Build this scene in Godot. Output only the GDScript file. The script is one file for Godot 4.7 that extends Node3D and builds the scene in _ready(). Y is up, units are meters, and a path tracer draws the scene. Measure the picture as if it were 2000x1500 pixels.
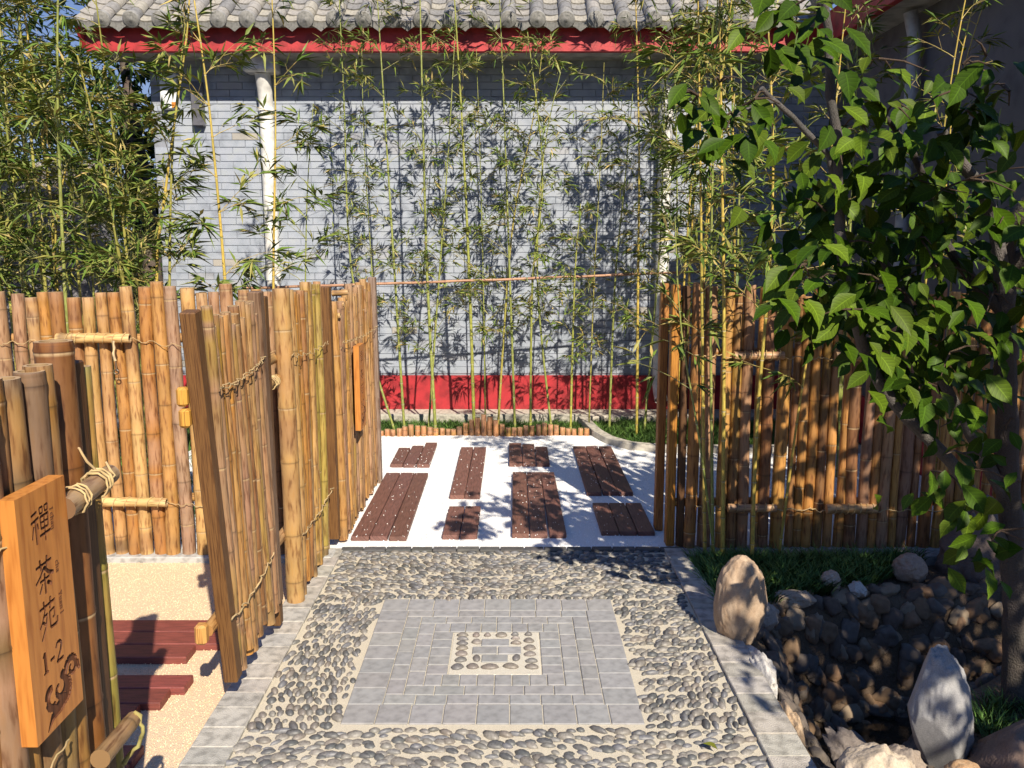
extends Node3D

# ------------------------------------------------------------------ helpers
var M := {}
var taken := {}
var rng := RandomNumberGenerator.new()

class MB:
	var v := PackedVector3Array()
	var n := PackedVector3Array()
	var c := PackedColorArray()
	var u := PackedVector2Array()
	var i := PackedInt32Array()
	func add(p: Vector3, nn: Vector3, cc: Color, uv := Vector2.ZERO) -> int:
		v.append(p); n.append(nn); c.append(cc); u.append(uv)
		return v.size() - 1
	func tri(a: int, b: int, d: int) -> void:
		var g := (v[b] - v[a]).cross(v[d] - v[a])
		if g.dot(n[a] + n[b] + n[d]) > 0.0:
			i.append(a); i.append(d); i.append(b)
		else:
			i.append(a); i.append(b); i.append(d)
	func quad(a: int, b: int, d: int, e: int) -> void:
		tri(a, b, d); tri(a, d, e)
	func face(p: Array, nn: Vector3, cc: Color, uvs := []) -> void:
		var f := v.size()
		for k in p.size():
			add(p[k], nn, cc, uvs[k] if uvs.size() else Vector2(p[k].x, p[k].z))
		for k in range(1, p.size() - 1):
			tri(f, f + k, f + k + 1)
	func smooth() -> void:
		for k in n.size(): n[k] = Vector3.ZERO
		for k in range(0, i.size(), 3):
			var g := (v[i[k + 2]] - v[i[k]]).cross(v[i[k + 1]] - v[i[k]])
			n[i[k]] += g; n[i[k + 1]] += g; n[i[k + 2]] += g
		for k in n.size(): n[k] = n[k].normalized() if n[k].length() > 1e-12 else Vector3.UP
	func mesh(mat: Material) -> ArrayMesh:
		var a := []
		a.resize(Mesh.ARRAY_MAX)
		a[Mesh.ARRAY_VERTEX] = v; a[Mesh.ARRAY_NORMAL] = n; a[Mesh.ARRAY_COLOR] = c
		a[Mesh.ARRAY_TEX_UV] = u; a[Mesh.ARRAY_INDEX] = i
		var m := ArrayMesh.new()
		m.add_surface_from_arrays(Mesh.PRIMITIVE_TRIANGLES, a)
		m.surface_set_material(0, mat)
		return m

func rr(a: float, b: float) -> float: return rng.randf_range(a, b)
func jit(col: Color, k: float) -> Color:
	var f := 1.0 + rr(-k, k)
	return Color(col.r * f * (1 + rr(-k, k) * .25), col.g * f, col.b * f * (1 + rr(-k, k) * .25))
func mixc(a: Color, b: Color, t: float) -> Color: return a.lerp(b, clampf(t, 0, 1))
func v3(x: float, y: float, z: float) -> Vector3: return Vector3(x, y, z)

const PITCH := 0.16273
const FPX := 1675.0
const EYE := 1.65
func at(px: float, py: float, z: float) -> Vector3:      # the point seen at a pixel of the photograph, z metres away
	var x := (px - 1000.0) / FPX
	var y := -(py - 750.0) / FPX
	var yy := y * cos(PITCH) - sin(PITCH)
	var zz := -y * sin(PITCH) - cos(PITCH)
	var t := z / zz
	return Vector3(x * t, EYE + yy * t, z)

func numbered(called: String) -> String:
	taken[called] = taken.get(called, 0) + 1
	return called if taken[called] == 1 else "%s_%03d" % [called, taken[called] - 1]
func tag(o: Node, label: String, category: String, group := "", kind := "") -> void:
	if label: o.set_meta("label", label)
	if category: o.set_meta("category", category)
	if group: o.set_meta("group", group)
	if kind: o.set_meta("kind", kind)
func thing(called: String, label: String, category: String, where := Vector3.ZERO, group := "", kind := "") -> Node3D:
	var o := Node3D.new()
	o.name = numbered(called)
	add_child(o)
	o.position = where
	tag(o, label, category, group, kind)
	return o
func part(called: String, mesh: Mesh, parent: Node, xf := Transform3D(), label := "", kind := "") -> MeshInstance3D:
	var o := MeshInstance3D.new()
	o.mesh = mesh
	o.name = called
	parent.add_child(o, true)
	o.transform = xf
	if label: o.set_meta("label", label)
	if kind: o.set_meta("kind", kind)
	return o
func single(called: String, mesh: Mesh, label: String, category: String, where := Vector3.ZERO, group := "", kind := "") -> MeshInstance3D:
	var o := part(numbered(called), mesh, self)
	o.position = where
	tag(o, label, category, group, kind)
	return o
func copies(called: String, mesh: Mesh, xfs: Array, cols: Array, parent: Node) -> MultiMeshInstance3D:
	var mm := MultiMesh.new()
	mm.transform_format = MultiMesh.TRANSFORM_3D
	mm.use_colors = cols.size() > 0
	mm.mesh = mesh
	mm.instance_count = xfs.size()
	for k in xfs.size():
		mm.set_instance_transform(k, xfs[k])
		if cols.size(): mm.set_instance_color(k, cols[k])
	var o := MultiMeshInstance3D.new()
	o.multimesh = mm
	o.name = called
	parent.add_child(o, true)
	o.set_meta("kind", "stuff")
	return o

func basis_y(dir: Vector3, spin := 0.0) -> Basis:       # y axis along dir
	var y := dir.normalized()
	var x := y.cross(Vector3.FORWARD if absf(y.z) < .9 else Vector3.RIGHT).normalized()
	var b := Basis(x, y, x.cross(y))
	return b * Basis(Vector3.UP, spin)

# ---- textures and materials
func noise_tex(freq: float, ramp: Array, sd: int, oct := 4, kind := FastNoiseLite.TYPE_SIMPLEX_SMOOTH, size := 512) -> NoiseTexture2D:
	var f := FastNoiseLite.new()
	f.noise_type = kind
	f.frequency = freq
	f.fractal_octaves = oct
	f.seed = sd
	var t := NoiseTexture2D.new()
	t.width = size; t.height = size
	t.seamless = true
	t.noise = f
	if ramp.size():
		var g := Gradient.new()
		var off := PackedFloat32Array()
		var col := PackedColorArray()
		for k in range(0, ramp.size(), 2):
			off.append(ramp[k]); col.append(ramp[k + 1])
		g.offsets = off; g.colors = col
		t.color_ramp = g
	return t
func mat(nm: String, tex: Texture2D, rough: float, uvs: Vector3, tri := false, height: Texture2D = null, hs := 0.3, spec := 0.5) -> StandardMaterial3D:
	var m := StandardMaterial3D.new()
	m.resource_name = nm
	m.vertex_color_use_as_albedo = true
	m.albedo_texture = tex
	m.roughness = rough
	m.metallic_specular = spec
	m.uv1_scale = uvs
	m.uv1_triplanar = tri
	if height:
		m.heightmap_enabled = true
		m.heightmap_texture = height
		m.heightmap_scale = hs
	M[nm] = m
	return m
func g(x: float) -> Color: return Color(x, x, x)

func make_materials() -> void:
	var mottle := noise_tex(.012, [0.0, g(.70), .4, g(.88), .6, g(.97), 1.0, g(1)], 3, 5)
	var subtle := noise_tex(.010, [0.0, g(.82), .45, g(.93), 1.0, g(1)], 33, 5)
	var fine := noise_tex(.09, [0.0, g(.72), .5, g(.92), 1.0, g(1)], 5, 4)
	var stain := noise_tex(.019, [0.0, Color(.58, .50, .46), .24, Color(.78, .72, .68), .40, Color(.94, .92, .90), .6, g(1), 1.0, Color(1, .96, .88)], 9, 5)
	var grain := noise_tex(.02, [0.0, Color(.62, .55, .5), .42, Color(.85, .82, .8), .55, g(.98), 1.0, g(1)], 11, 4)
	var h_fine := noise_tex(.12, [], 15, 4)
	var h_mid := noise_tex(.03, [], 17, 5)
	var cells := noise_tex(.06, [], 19, 1, FastNoiseLite.TYPE_CELLULAR)
	var paint := noise_tex(.006, [0.0, Color(.80, .80, .82), .35, Color(.93, .94, .95), .6, Color(.98, .98, .99), 1.0, Color(1, 1, .98)], 21, 6)
	mat("bamboo", stain, .52, Vector3(1.0, .8, 1), false, h_mid, .05)
	mat("culm", mottle, .38, Vector3(1.0, 3.0, 1))
	mat("wood", grain, .55, Vector3(17, .55, 1), false, grain, .06)
	mat("board", grain, .45, Vector3(7, .7, 7), true)
	mat("plank", mottle, .6, Vector3(14, 1.2, 1), false, h_fine, .10)
	mat("brick", paint, .6, Vector3(1.6, 1.6, 1.6), true, h_fine, .12)
	M.brick.uv1_world_triplanar = true
	mat("paint", mottle, .55, Vector3(.9, .9, .9), true, h_fine, .08)
	mat("plastic", mottle, .35, Vector3(1.3, 1.3, 1.3), true)
	mat("tile", mottle, .8, Vector3(5, 5, 5), true, h_fine, .2)
	M.tile.uv1_world_triplanar = true
	mat("paver", subtle, .75, Vector3(4, 4, 4), true, h_fine, .10)
	M.paver.uv1_world_triplanar = true
	mat("concrete", mottle, .9, Vector3(2.5, 2.5, 2.5), true, h_fine, .25)
	M.concrete.uv1_world_triplanar = true
	mat("mortar", fine, .9, Vector3(5, 5, 5), true, h_fine, .25)
	mat("pebble", mottle, .5, Vector3(14, 14, 14), true, null, .1, .5)
	mat("rock", fine, .88, Vector3(3.2, 3.2, 3.2), true, h_mid, .35)
	mat("smooth_rock", fine, .88, Vector3(4, 4, 4), true, h_fine, .10)
	mat("gravel", fine, .95, Vector3(6, 6, 6), true, cells, .22)
	mat("grain", null, .9, Vector3.ONE)
	mat("soil", fine, .95, Vector3(3, 3, 3), true, h_mid, 1.0)
	mat("rope", fine, .9, Vector3(8, 40, 1))
	mat("bark", fine, .8, Vector3(2, 5, 1), false, h_mid, .35)
	var vein := Image.create(64, 128, false, Image.FORMAT_RGB8)
	for yy in 128:
		for xx in 64:
			var sx := absf(xx - 31.5) / 31.5
			var k := .80
			var ph := fposmod((yy / 128.0 - sx * .16) * 9.0, 1.0)
			if ph < .12: k = .95
			k -= .10 * smoothstep(.5, 1.0, ph)
			if sx < .05: k = 1.0
			vein.set_pixel(xx, yy, Color(k * .97, k, k * .85))
	var lf := mat("leaf", ImageTexture.create_from_image(vein), .48, Vector3.ONE, false, null, .1, .22)
	lf.backlight_enabled = true
	lf.backlight = Color(.26, .30, .03)
	var bl := mat("bamboo_leaf", null, .5, Vector3.ONE, false, null, .1, .35)
	bl.backlight_enabled = true
	bl.backlight = Color(.32, .33, .06)
	mat("grass", null, .6, Vector3.ONE)
	M.grass.backlight_enabled = true
	M.grass.backlight = Color(.15, .25, .03)
	var w := StandardMaterial3D.new()
	w.albedo_color = Color(.10, .085, .05, .45)
	w.roughness = .06
	w.transparency = BaseMaterial3D.TRANSPARENCY_ALPHA
	M.water = w
	var m := StandardMaterial3D.new()
	m.albedo_color = Color(.45, .42, .38)
	m.metallic = .9; m.roughness = .35
	M.metal = m

# ---- shapes
func tube(mb: MB, pts: PackedVector3Array, rad: PackedFloat32Array, cols: PackedColorArray, sides: int, cap0 := false, cap1 := false, uo := Vector2.ZERO, wob := 0.0) -> void:
	var cnt := pts.size()
	var nrm := Vector3.ZERO
	var along := 0.0
	var start := mb.v.size()
	for k in cnt:
		var t := (pts[mini(k + 1, cnt - 1)] - pts[maxi(k - 1, 0)]).normalized()
		if k == 0: nrm = t.cross(Vector3.FORWARD if absf(t.z) < .9 else Vector3.RIGHT)
		nrm = (nrm - t * nrm.dot(t)).normalized()
		var bin := t.cross(nrm)
		if k > 0: along += pts[k].distance_to(pts[k - 1])
		for j in sides + 1:
			var a := TAU * j / sides
			var d := nrm * cos(a) + bin * sin(a)
			var r := rad[k]
			if wob > 0.0: r *= 1.0 + wob * sin(3.0 * a + along * 19.0) * cos(a + along * 7.0)
			mb.add(pts[k] + d * r, d, cols[k], Vector2(float(j) / sides, along) + uo)
	for k in cnt - 1:
		for j in sides:
			var a := start + k * (sides + 1) + j
			mb.quad(a, a + 1, a + sides + 2, a + sides + 1)
	for e in 2:
		if (e == 0 and cap0) or (e == 1 and cap1):
			var k := 0 if e == 0 else cnt - 1
			var t := (pts[1] - pts[0]).normalized() * -1.0 if e == 0 else (pts[cnt - 1] - pts[cnt - 2]).normalized()
			var f := mb.v.size()
			for j in sides:
				mb.add(mb.v[start + k * (sides + 1) + j], t, cols[k], Vector2(.5, along))
			for j in range(1, sides - 1): mb.tri(f, f + j, f + j + 1)

func cbox(mb: MB, xf: Transform3D, s: Vector3, b: float, col: Color, axis := 1, uo := Vector2.ZERO) -> void:   # chamfered box, grain along axis
	var h := s * .5
	var p := func(dx: float, dy: float, dz: float, which: int) -> Vector3:
		return Vector3(dx * (h.x - (0.0 if which == 0 else b)), dy * (h.y - (0.0 if which == 1 else b)), dz * (h.z - (0.0 if which == 2 else b)))
	var put := func(q: Array, nn: Vector3) -> void:
		var uvs := []
		for w in q:
			var o := Vector2(w.x + w.y, w.z)
			if axis == 0: o = Vector2(w.y + w.z, w.x)
			elif axis == 1: o = Vector2(w.x + w.z, w.y)
			uvs.append(o + uo)
		var qq := []
		for w in q: qq.append(xf * w)
		mb.face(qq, (xf.basis * nn).normalized(), col, uvs)
	for sg in [-1.0, 1.0]:
		put.call([p.call(sg, -1, -1, 0), p.call(sg, 1, -1, 0), p.call(sg, 1, 1, 0), p.call(sg, -1, 1, 0)], Vector3(sg, 0, 0))
		put.call([p.call(-1, sg, -1, 1), p.call(1, sg, -1, 1), p.call(1, sg, 1, 1), p.call(-1, sg, 1, 1)], Vector3(0, sg, 0))
		put.call([p.call(-1, -1, sg, 2), p.call(1, -1, sg, 2), p.call(1, 1, sg, 2), p.call(-1, 1, sg, 2)], Vector3(0, 0, sg))
	for a in [-1.0, 1.0]:
		for d in [-1.0, 1.0]:
			put.call([p.call(a, d, -1, 0), p.call(a, d, 1, 0), p.call(a, d, 1, 1), p.call(a, d, -1, 1)], Vector3(a, d, 0))
			put.call([p.call(a, -1, d, 0), p.call(a, 1, d, 0), p.call(a, 1, d, 2), p.call(a, -1, d, 2)], Vector3(a, 0, d))
			put.call([p.call(-1, a, d, 1), p.call(1, a, d, 1), p.call(1, a, d, 2), p.call(-1, a, d, 2)], Vector3(0, a, d))
			for e in [-1.0, 1.0]:
				put.call([p.call(a, d, e, 0), p.call(a, d, e, 1), p.call(a, d, e, 2)], Vector3(a, d, e))
func box_mesh(s: Vector3, b: float, col: Color, m: String, axis := 1) -> ArrayMesh:
	var mb := MB.new()
	cbox(mb, Transform3D(), s, b, col, axis, Vector2(rr(0, 9), rr(0, 9)))
	return mb.mesh(M[m])
func slab(s: Vector3, where: Vector3) -> Array: return [s, where]

var ico := {}
func icosphere(lv: int) -> Array:
	if ico.has(lv): return ico[lv]
	var t := (1.0 + sqrt(5.0)) / 2.0
	var vs := [v3(-1, t, 0), v3(1, t, 0), v3(-1, -t, 0), v3(1, -t, 0), v3(0, -1, t), v3(0, 1, t), v3(0, -1, -t), v3(0, 1, -t), v3(t, 0, -1), v3(t, 0, 1), v3(-t, 0, -1), v3(-t, 0, 1)]
	for k in 12: vs[k] = vs[k].normalized()
	var fs := [0, 11, 5, 0, 5, 1, 0, 1, 7, 0, 7, 10, 0, 10, 11, 1, 5, 9, 5, 11, 4, 11, 10, 2, 10, 7, 6, 7, 1, 8, 3, 9, 4, 3, 4, 2, 3, 2, 6, 3, 6, 8, 3, 8, 9, 4, 9, 5, 2, 4, 11, 6, 2, 10, 8, 6, 7, 9, 8, 1]
	for l in lv:
		var mid := {}
		var nf := []
		for k in range(0, fs.size(), 3):
			var m := []
			for e in 3:
				var a: int = fs[k + e]
				var b: int = fs[k + (e + 1) % 3]
				var key := mini(a, b) * 100000 + maxi(a, b)
				if not mid.has(key):
					mid[key] = vs.size()
					vs.append((vs[a] + vs[b]).normalized())
				m.append(mid[key])
			nf.append_array([fs[k], m[0], m[2], fs[k + 1], m[1], m[0], fs[k + 2], m[2], m[1], m[0], m[1], m[2]])
		fs = nf
	ico[lv] = [vs, fs]
	return ico[lv]
func rock(mb: MB, lv: int, size: Vector3, sd: int, amp: float, c1: Color, c2: Color, xf := Transform3D(), facets := 0.0, shape = null) -> void:
	var s := icosphere(lv)
	var f := FastNoiseLite.new()
	f.seed = sd; f.frequency = .9; f.fractal_octaves = 3
	var f2 := FastNoiseLite.new()
	f2.seed = sd + 5; f2.frequency = 2.2; f2.fractal_octaves = 4
	var planes := []
	var r2 := RandomNumberGenerator.new()
	r2.seed = sd
	if facets > 0.0:
		for k in 9: planes.append(Vector3(r2.randf_range(-1, 1), r2.randf_range(-1, 1), r2.randf_range(-1, 1)).normalized())
	var start := mb.v.size()
	for d in s[0]:
		var r := 1.0 + amp * f.get_noise_3dv(d * 1.4) + amp * .35 * f2.get_noise_3dv(d * 2.0)
		for pl in planes:
			var q: float = d.dot(pl)
			if q > .01: r = minf(r, (1.0 - facets) / q)
		var p: Vector3 = d * r
		if shape != null: p = shape.call(p)
		var cc := mixc(c1, c2, .5 + .9 * f2.get_noise_3dv(d * 1.3 + Vector3(4, 4, 4)))
		mb.add(xf * (p * size * .5), d, cc, Vector2(d.x, d.y))
	for k in range(0, s[1].size(), 3):
		mb.i.append(start + s[1][k]); mb.i.append(start + s[1][k + 1]); mb.i.append(start + s[1][k + 2])
	# outward normals; Godot's front faces run clockwise
	for k in range(mb.i.size() - s[1].size(), mb.i.size(), 3):
		var a := mb.i[k]; var b := mb.i[k + 1]; var d := mb.i[k + 2]
		if (mb.v[b] - mb.v[a]).cross(mb.v[d] - mb.v[a]).dot(mb.n[a]) > 0.0:
			mb.i[k + 1] = d; mb.i[k + 2] = b
func rock_mesh(lv: int, size: Vector3, sd: int, amp: float, c1: Color, c2: Color, facets := 0.0, shape = null, m := "rock") -> ArrayMesh:
	var mb := MB.new()
	rock(mb, lv, size, sd, amp, c1, c2, Transform3D(), facets, shape)
	mb.smooth()
	return mb.mesh(M[m])

# ------------------------------------------------------------------ bamboo poles (cut, dried)
var TONES := [Color(.43, .238, .080), Color(.40, .20, .048), Color(.42, .25, .104), Color(.31, .148, .044), Color(.31, .185, .100), Color(.46, .28, .108), Color(.25, .118, .040), Color(.37, .21, .090)]
var DARKS := [Color(.40, .19, .05), Color(.28, .12, .04), Color(.44, .22, .06), Color(.22, .10, .04), Color(.46, .25, .07), Color(.30, .15, .06)]  # right fence browns, lowered further to stand for the tree's shade
func pole_mesh(h: float, r: float, tone: Color, open := true, sides := 10) -> ArrayMesh:
	var mb := MB.new()
	var pts := PackedVector3Array()
	var rad := PackedFloat32Array()
	var col := PackedColorArray()
	var bend := Vector3(rr(-1, 1), 0, rr(-1, 1)) * h * .006
	var tp := rr(.86, .97)
	var second := mixc(tone, [Color(.23, .115, .055), Color(.40, .22, .065), Color(.29, .185, .028), Color(.31, .19, .12)][rng.randi() % 4], rr(.2, .8))
	var ph := rr(0, 9)
	var mould := rr(-.3, .7)
	var put := func(y: float, k: float, cc: Color) -> void:
		var t := y / h
		pts.append(Vector3(0, y, 0) + bend * sin(PI * t) + Vector3(sin(y * 9 + ph), 0, cos(y * 7 + ph)) * .0015)
		rad.append(r * lerpf(1.0, tp, t) * k)
		col.append(cc)
	var y := 0.0
	var nxt := rr(.06, .28)
	var base := tone
	put.call(0.0, 1.0, base)
	while y < h:
		var e := minf(nxt, h)
		var n := 4
		for k in range(1, n):
			var yy := lerpf(y, e, float(k) / n)
			var cc := jit(mixc(base, second, .5 + .5 * sin(yy * 5 + ph)), .14)
			cc = mixc(Color(.13, .085, .05), cc, .35 + mould + yy * 4.5)
			put.call(yy, 0.985 if k == 2 else .99, cc)
		if e >= h - .02: break
		put.call(e - .010, 1.0, base.darkened(.08))
		put.call(e - .003, 1.035, Color(.44, .31, .17) if rng.randf() < .55 else base.darkened(.3))
		put.call(e, 1.02, base.darkened(.55))
		put.call(e + .003, 1.055, base.darkened(.15))
		put.call(e + .012, 1.0, base)
		y = e + .012
		nxt = y + rr(.20, .36)
	put.call(h, .985, base.lightened(.05))
	tube(mb, pts, rad, col, sides, true, not open, Vector2(rr(0, 8), rr(0, 8)))
	if open:   # cut end: rim, hollow, diaphragm below
		var c0 := pts[pts.size() - 1]
		var R := rad[rad.size() - 1]
		var rim := Color(.62, .46, .26)
		var dark := Color(.20, .12, .06)
		var f := mb.v.size()
		for j in sides + 1:
			var a := TAU * j / sides
			var d := Vector3(cos(a), 0, sin(a))
			mb.add(c0 + d * R, Vector3.UP, rim); mb.add(c0 + d * R * .74, Vector3.UP, rim)
			mb.add(c0 + d * R * .74, -d, rim.darkened(.3)); mb.add(c0 + d * R * .74 - Vector3(0, .03, 0), -d, dark)
			mb.add(c0 + d * R * .74 - Vector3(0, .03, 0), Vector3.UP, rim.darkened(.45))
		for j in sides:
			var q := f + j * 5
			mb.quad(q, q + 1, q + 6, q + 5)
			mb.quad(q + 2, q + 3, q + 8, q + 7)
		for j in range(1, sides - 1): mb.tri(f + 4, f + j * 5 + 4, f + (j + 1) * 5 + 4)
	return mb.mesh(M.bamboo)
func pole(parent: Node3D, called: String, a: Vector3, b: Vector3, r: float, tone: Color, open := true, sides := 10) -> MeshInstance3D:
	var d := b - a
	var o := part(called, pole_mesh(d.length(), r, tone, open, sides), parent, Transform3D(basis_y(d, rr(0, 6)), a))
	return o
func rope(parent: Node3D, called: String, pts: Array, r: float, col := Color(.50, .36, .18), sag := .004) -> MeshInstance3D:
	var p := PackedVector3Array()
	var rd := PackedFloat32Array()
	var cl := PackedColorArray()
	for k in pts.size() - 1:
		var n := maxi(2, int(pts[k].distance_to(pts[k + 1]) / .015))
		for j in n:
			p.append(pts[k].lerp(pts[k + 1], float(j) / n) + Vector3(rr(-1, 1), rr(-1, 1), rr(-1, 1)) * sag)
	p.append(pts[pts.size() - 1])
	for k in p.size():
		rd.append(r * rr(.75, 1.25)); cl.append(jit(col, .25))
	var mb := MB.new()
	tube(mb, p, rd, cl, 5)
	return part(called, mb.mesh(M.rope), parent)
func lash(parent: Node3D, called: String, a: Vector3, b: Vector3, R: float, turns: float, r := .0022, col := Color(.58, .42, .20)) -> MeshInstance3D:
	var p := []
	var bs := basis_y(b - a)
	var n := int(turns * 9)
	for k in n + 1:
		var t := float(k) / n
		p.append(a.lerp(b, t) + bs * Vector3(cos(t * turns * TAU), 0, sin(t * turns * TAU)) * R)
	return rope(parent, called, p, r, col, .001)
func beam(parent: Node3D, called: String, a: Vector3, b: Vector3, w: float, d: float, col: Color, m := "wood", bev := .004) -> MeshInstance3D:
	return part(called, box_mesh(Vector3(w, (b - a).length(), d), bev, col, m), parent, Transform3D(Basis(Quaternion(Vector3.UP, (b - a).normalized())), (a + b) * .5))

# ------------------------------------------------------------------ living bamboo
func blade(mb: MB, p: Vector3, d: Vector3, l: float, w: float, up: Vector3, col: Color) -> void:
	var s := d.cross(up).normalized()
	var nn := s.cross(d).normalized()
	var k := mb.add(p, nn, col)
	var m := p + d * l * .36
	mb.add(m + s * w * .5 + nn * w * .12, (nn + s * -.35).normalized(), col)
	mb.add(p + d * l - Vector3(0, l * .16, 0), nn, col)
	mb.add(m - s * w * .5 + nn * w * .12, (nn + s * .35).normalized(), col)
	mb.tri(k, k + 1, k + 2); mb.tri(k, k + 2, k + 3)

var LEAFC := [Color(.095, .150, .025), Color(.13, .18, .035), Color(.07, .12, .022), Color(.19, .22, .05), Color(.26, .25, .07), Color(.38, .30, .11)]
func leaf_col(dry: float) -> Color:
	var t := rng.randf()
	if t < dry: return jit(LEAFC[5], .25)
	return jit(LEAFC[[0, 0, 1, 1, 2, 3, 3, 4][rng.randi() % 8]], .22)

func bamboo(called: String, label: String, group: String, path: Array, r0: float, tone: Color, first: float, dens: float, leaf: float, reach := 1.0, dry := .06, face := Vector3.ZERO) -> Node3D:
	var base: Vector3 = path[0]
	var o := thing(called, label, "bamboo", base, group)
	# resample the culm
	var cv := Curve3D.new()
	for k in path.size():
		var tn: Vector3 = (path[mini(k + 1, path.size() - 1)] - path[maxi(k - 1, 0)]) * .16
		cv.add_point(path[k] - base, -tn, tn)
	var L := cv.get_baked_length()
	var pts := PackedVector3Array()
	var rad := PackedFloat32Array()
	var col := PackedColorArray()
	var nodes := []
	var y := 0.0
	var nxt := rr(.08, .16)
	var t2 := mixc(tone, Color(.20, .24, .05), rr(.1, .5))
	while y < L:
		var e := minf(nxt, L)
		for k in 3:
			var s := lerpf(y, e - .008, k / 2.0)
			pts.append(cv.sample_baked(s)); rad.append(r0 * lerpf(.9, .28, pow(s / L, 1.3)))
			col.append(jit(mixc(tone, t2, .5 + .5 * sin(s * 3.0 + r0 * 900.0)), .12))
		if e >= L: break
		var rn := r0 * lerpf(1.0, .32, pow(e / L, 1.3))
		pts.append(cv.sample_baked(e - .004)); rad.append(rn * 1.12); col.append(Color(.52, .47, .30))
		pts.append(cv.sample_baked(e)); rad.append(rn * 1.04); col.append(tone.darkened(.5))
		pts.append(cv.sample_baked(e + .006)); rad.append(rn * 1.2); col.append(tone.darkened(.1))
		nodes.append(e)
		y = e + .012
		nxt = y + rr(.13, .24)
	var mb := MB.new()
	tube(mb, pts, rad, col, 8, false, true, Vector2(rr(0, 5), rr(0, 5)))
	part("culm", mb.mesh(M.culm), o)
	var tw := MB.new()
	var lv := MB.new()
	var ang := rr(0, TAU)
	for e in nodes:
		ang += PI + rr(-.7, .7)
		if e < first or rng.randf() > .93: continue
		var fr: float = e / L
		for q in (2 if rng.randf() < .6 else 1):
			var a := ang + (0.0 if q == 0 else rr(.5, 1.2))
			var out := Vector3(cos(a), 0, sin(a))
			if face != Vector3.ZERO: out = (out + face * rr(.2, .9)).normalized()
			var bl := reach * rr(.22, .52) * lerpf(1.1, .6, fr)
			var dir := (out + Vector3.UP * rr(.5, 1.3)).normalized()
			var p: Vector3 = cv.sample_baked(e)
			var bp := PackedVector3Array([p])
			var br := PackedFloat32Array([.0030])
			var bc := PackedColorArray([tone.lightened(.1)])
			var seg := 5
			for k in seg:
				dir = (dir + Vector3(rr(-1, 1), rr(-1, .4) - .25, rr(-1, 1)) * .17).normalized()
				p += dir * bl / seg
				bp.append(p); br.append(lerpf(.0028, .0010, (k + 1.0) / seg)); bc.append(jit(mixc(tone, Color(.36, .30, .10), .5), .15))
				# side twig with a fan of leaves
				if k >= 1 or rng.randf() < .4:
					var fans := 1 + (1 if rng.randf() < dens - 1.0 else 0) if dens >= 1.0 else (1 if rng.randf() < dens else 0)
					for fz in fans:
						var sd := (dir * .6 + Vector3(rr(-1, 1), rr(-.5, .7), rr(-1, 1))).normalized()
						var q2 := p + sd * rr(.03, .11)
						tube(tw, PackedVector3Array([p, q2]), PackedFloat32Array([.0011, .0007]), PackedColorArray([bc[0], bc[0]]), 3)
						for f in rng.randi_range(3, 5):
							var ld := (sd + Vector3(rr(-1, 1), rr(-.95, .35), rr(-1, 1)) * .85).normalized()
							blade(lv, q2 - sd * rr(0, .03), ld, leaf * rr(.6, 1.15), leaf * rr(.10, .15), (Vector3.UP + Vector3(rr(-1, 1), rr(-.3, .3), rr(-.6, 1.2)) * .7).normalized(), leaf_col(dry))
			tube(tw, bp, br, bc, 4)
			for f in rng.randi_range(2, 4):
				blade(lv, p, (dir + Vector3(rr(-1, 1), rr(-.8, .3), rr(-1, 1)) * .6).normalized(), leaf * rr(.7, 1.2), leaf * .14, Vector3(rr(-.5, .5), 1, rr(-.2, .9)).normalized(), leaf_col(dry))
	if tw.v.size(): part("branches", tw.mesh(M.culm), o, Transform3D(), "", "stuff")
	if lv.v.size(): part("foliage", lv.mesh(M.bamboo_leaf), o, Transform3D(), "", "stuff")
	return o

# ------------------------------------------------------------------ scene
func _ready() -> void:
	rng.seed = 20240611
	var cam := Camera3D.new()
	cam.name = "camera"
	cam.position = Vector3(0, EYE, 0)
	cam.rotation = Vector3(-PITCH, 0, 0)
	cam.fov = rad_to_deg(2.0 * atan(750.0 / FPX))
	cam.near = .05
	cam.far = 200.0
	add_child(cam)
	var env := Environment.new()
	env.background_mode = Environment.BG_SKY
	var sk := ProceduralSkyMaterial.new()
	sk.sky_top_color = Color(.33, .48, .74)
	sk.sky_horizon_color = Color(.72, .79, .88)
	sk.sky_curve = .12
	sk.ground_bottom_color = Color(.25, .23, .2)
	sk.ground_horizon_color = Color(.5, .55, .6)
	sk.sun_angle_max = 8.0
	var sky := Sky.new()
	sky.sky_material = sk
	env.sky = sky
	env.background_energy_multiplier = .68
	env.ambient_light_source = Environment.AMBIENT_SOURCE_SKY
	env.tonemap_mode = Environment.TONE_MAPPER_LINEAR
	env.tonemap_exposure = 1.63
	env.sdfgi_enabled = true
	env.ssao_enabled = true
	env.ssil_enabled = true
	var we := WorldEnvironment.new()
	we.name = "world"
	we.environment = env
	add_child(we)
	var sun := DirectionalLight3D.new()
	sun.name = "sun"
	sun.light_energy = 1.6
	sun.light_color = Color(1, .955, .88)
	sun.light_angular_distance = .53
	sun.shadow_enabled = true
	add_child(sun)
	sun.look_at_from_position(Vector3(.62, 1.43, 1.70), Vector3.ZERO)
	make_materials()
	build_ground()
	build_path()
	build_yards()
	build_main_building()
	build_right_building()
	build_left_wall()
	build_fences()
	await build_signs()
	build_planks()
	build_log_edging()
	build_rocks()
	build_bamboos()
	build_tree()
	build_background_trees()
	build_grass()

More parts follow.
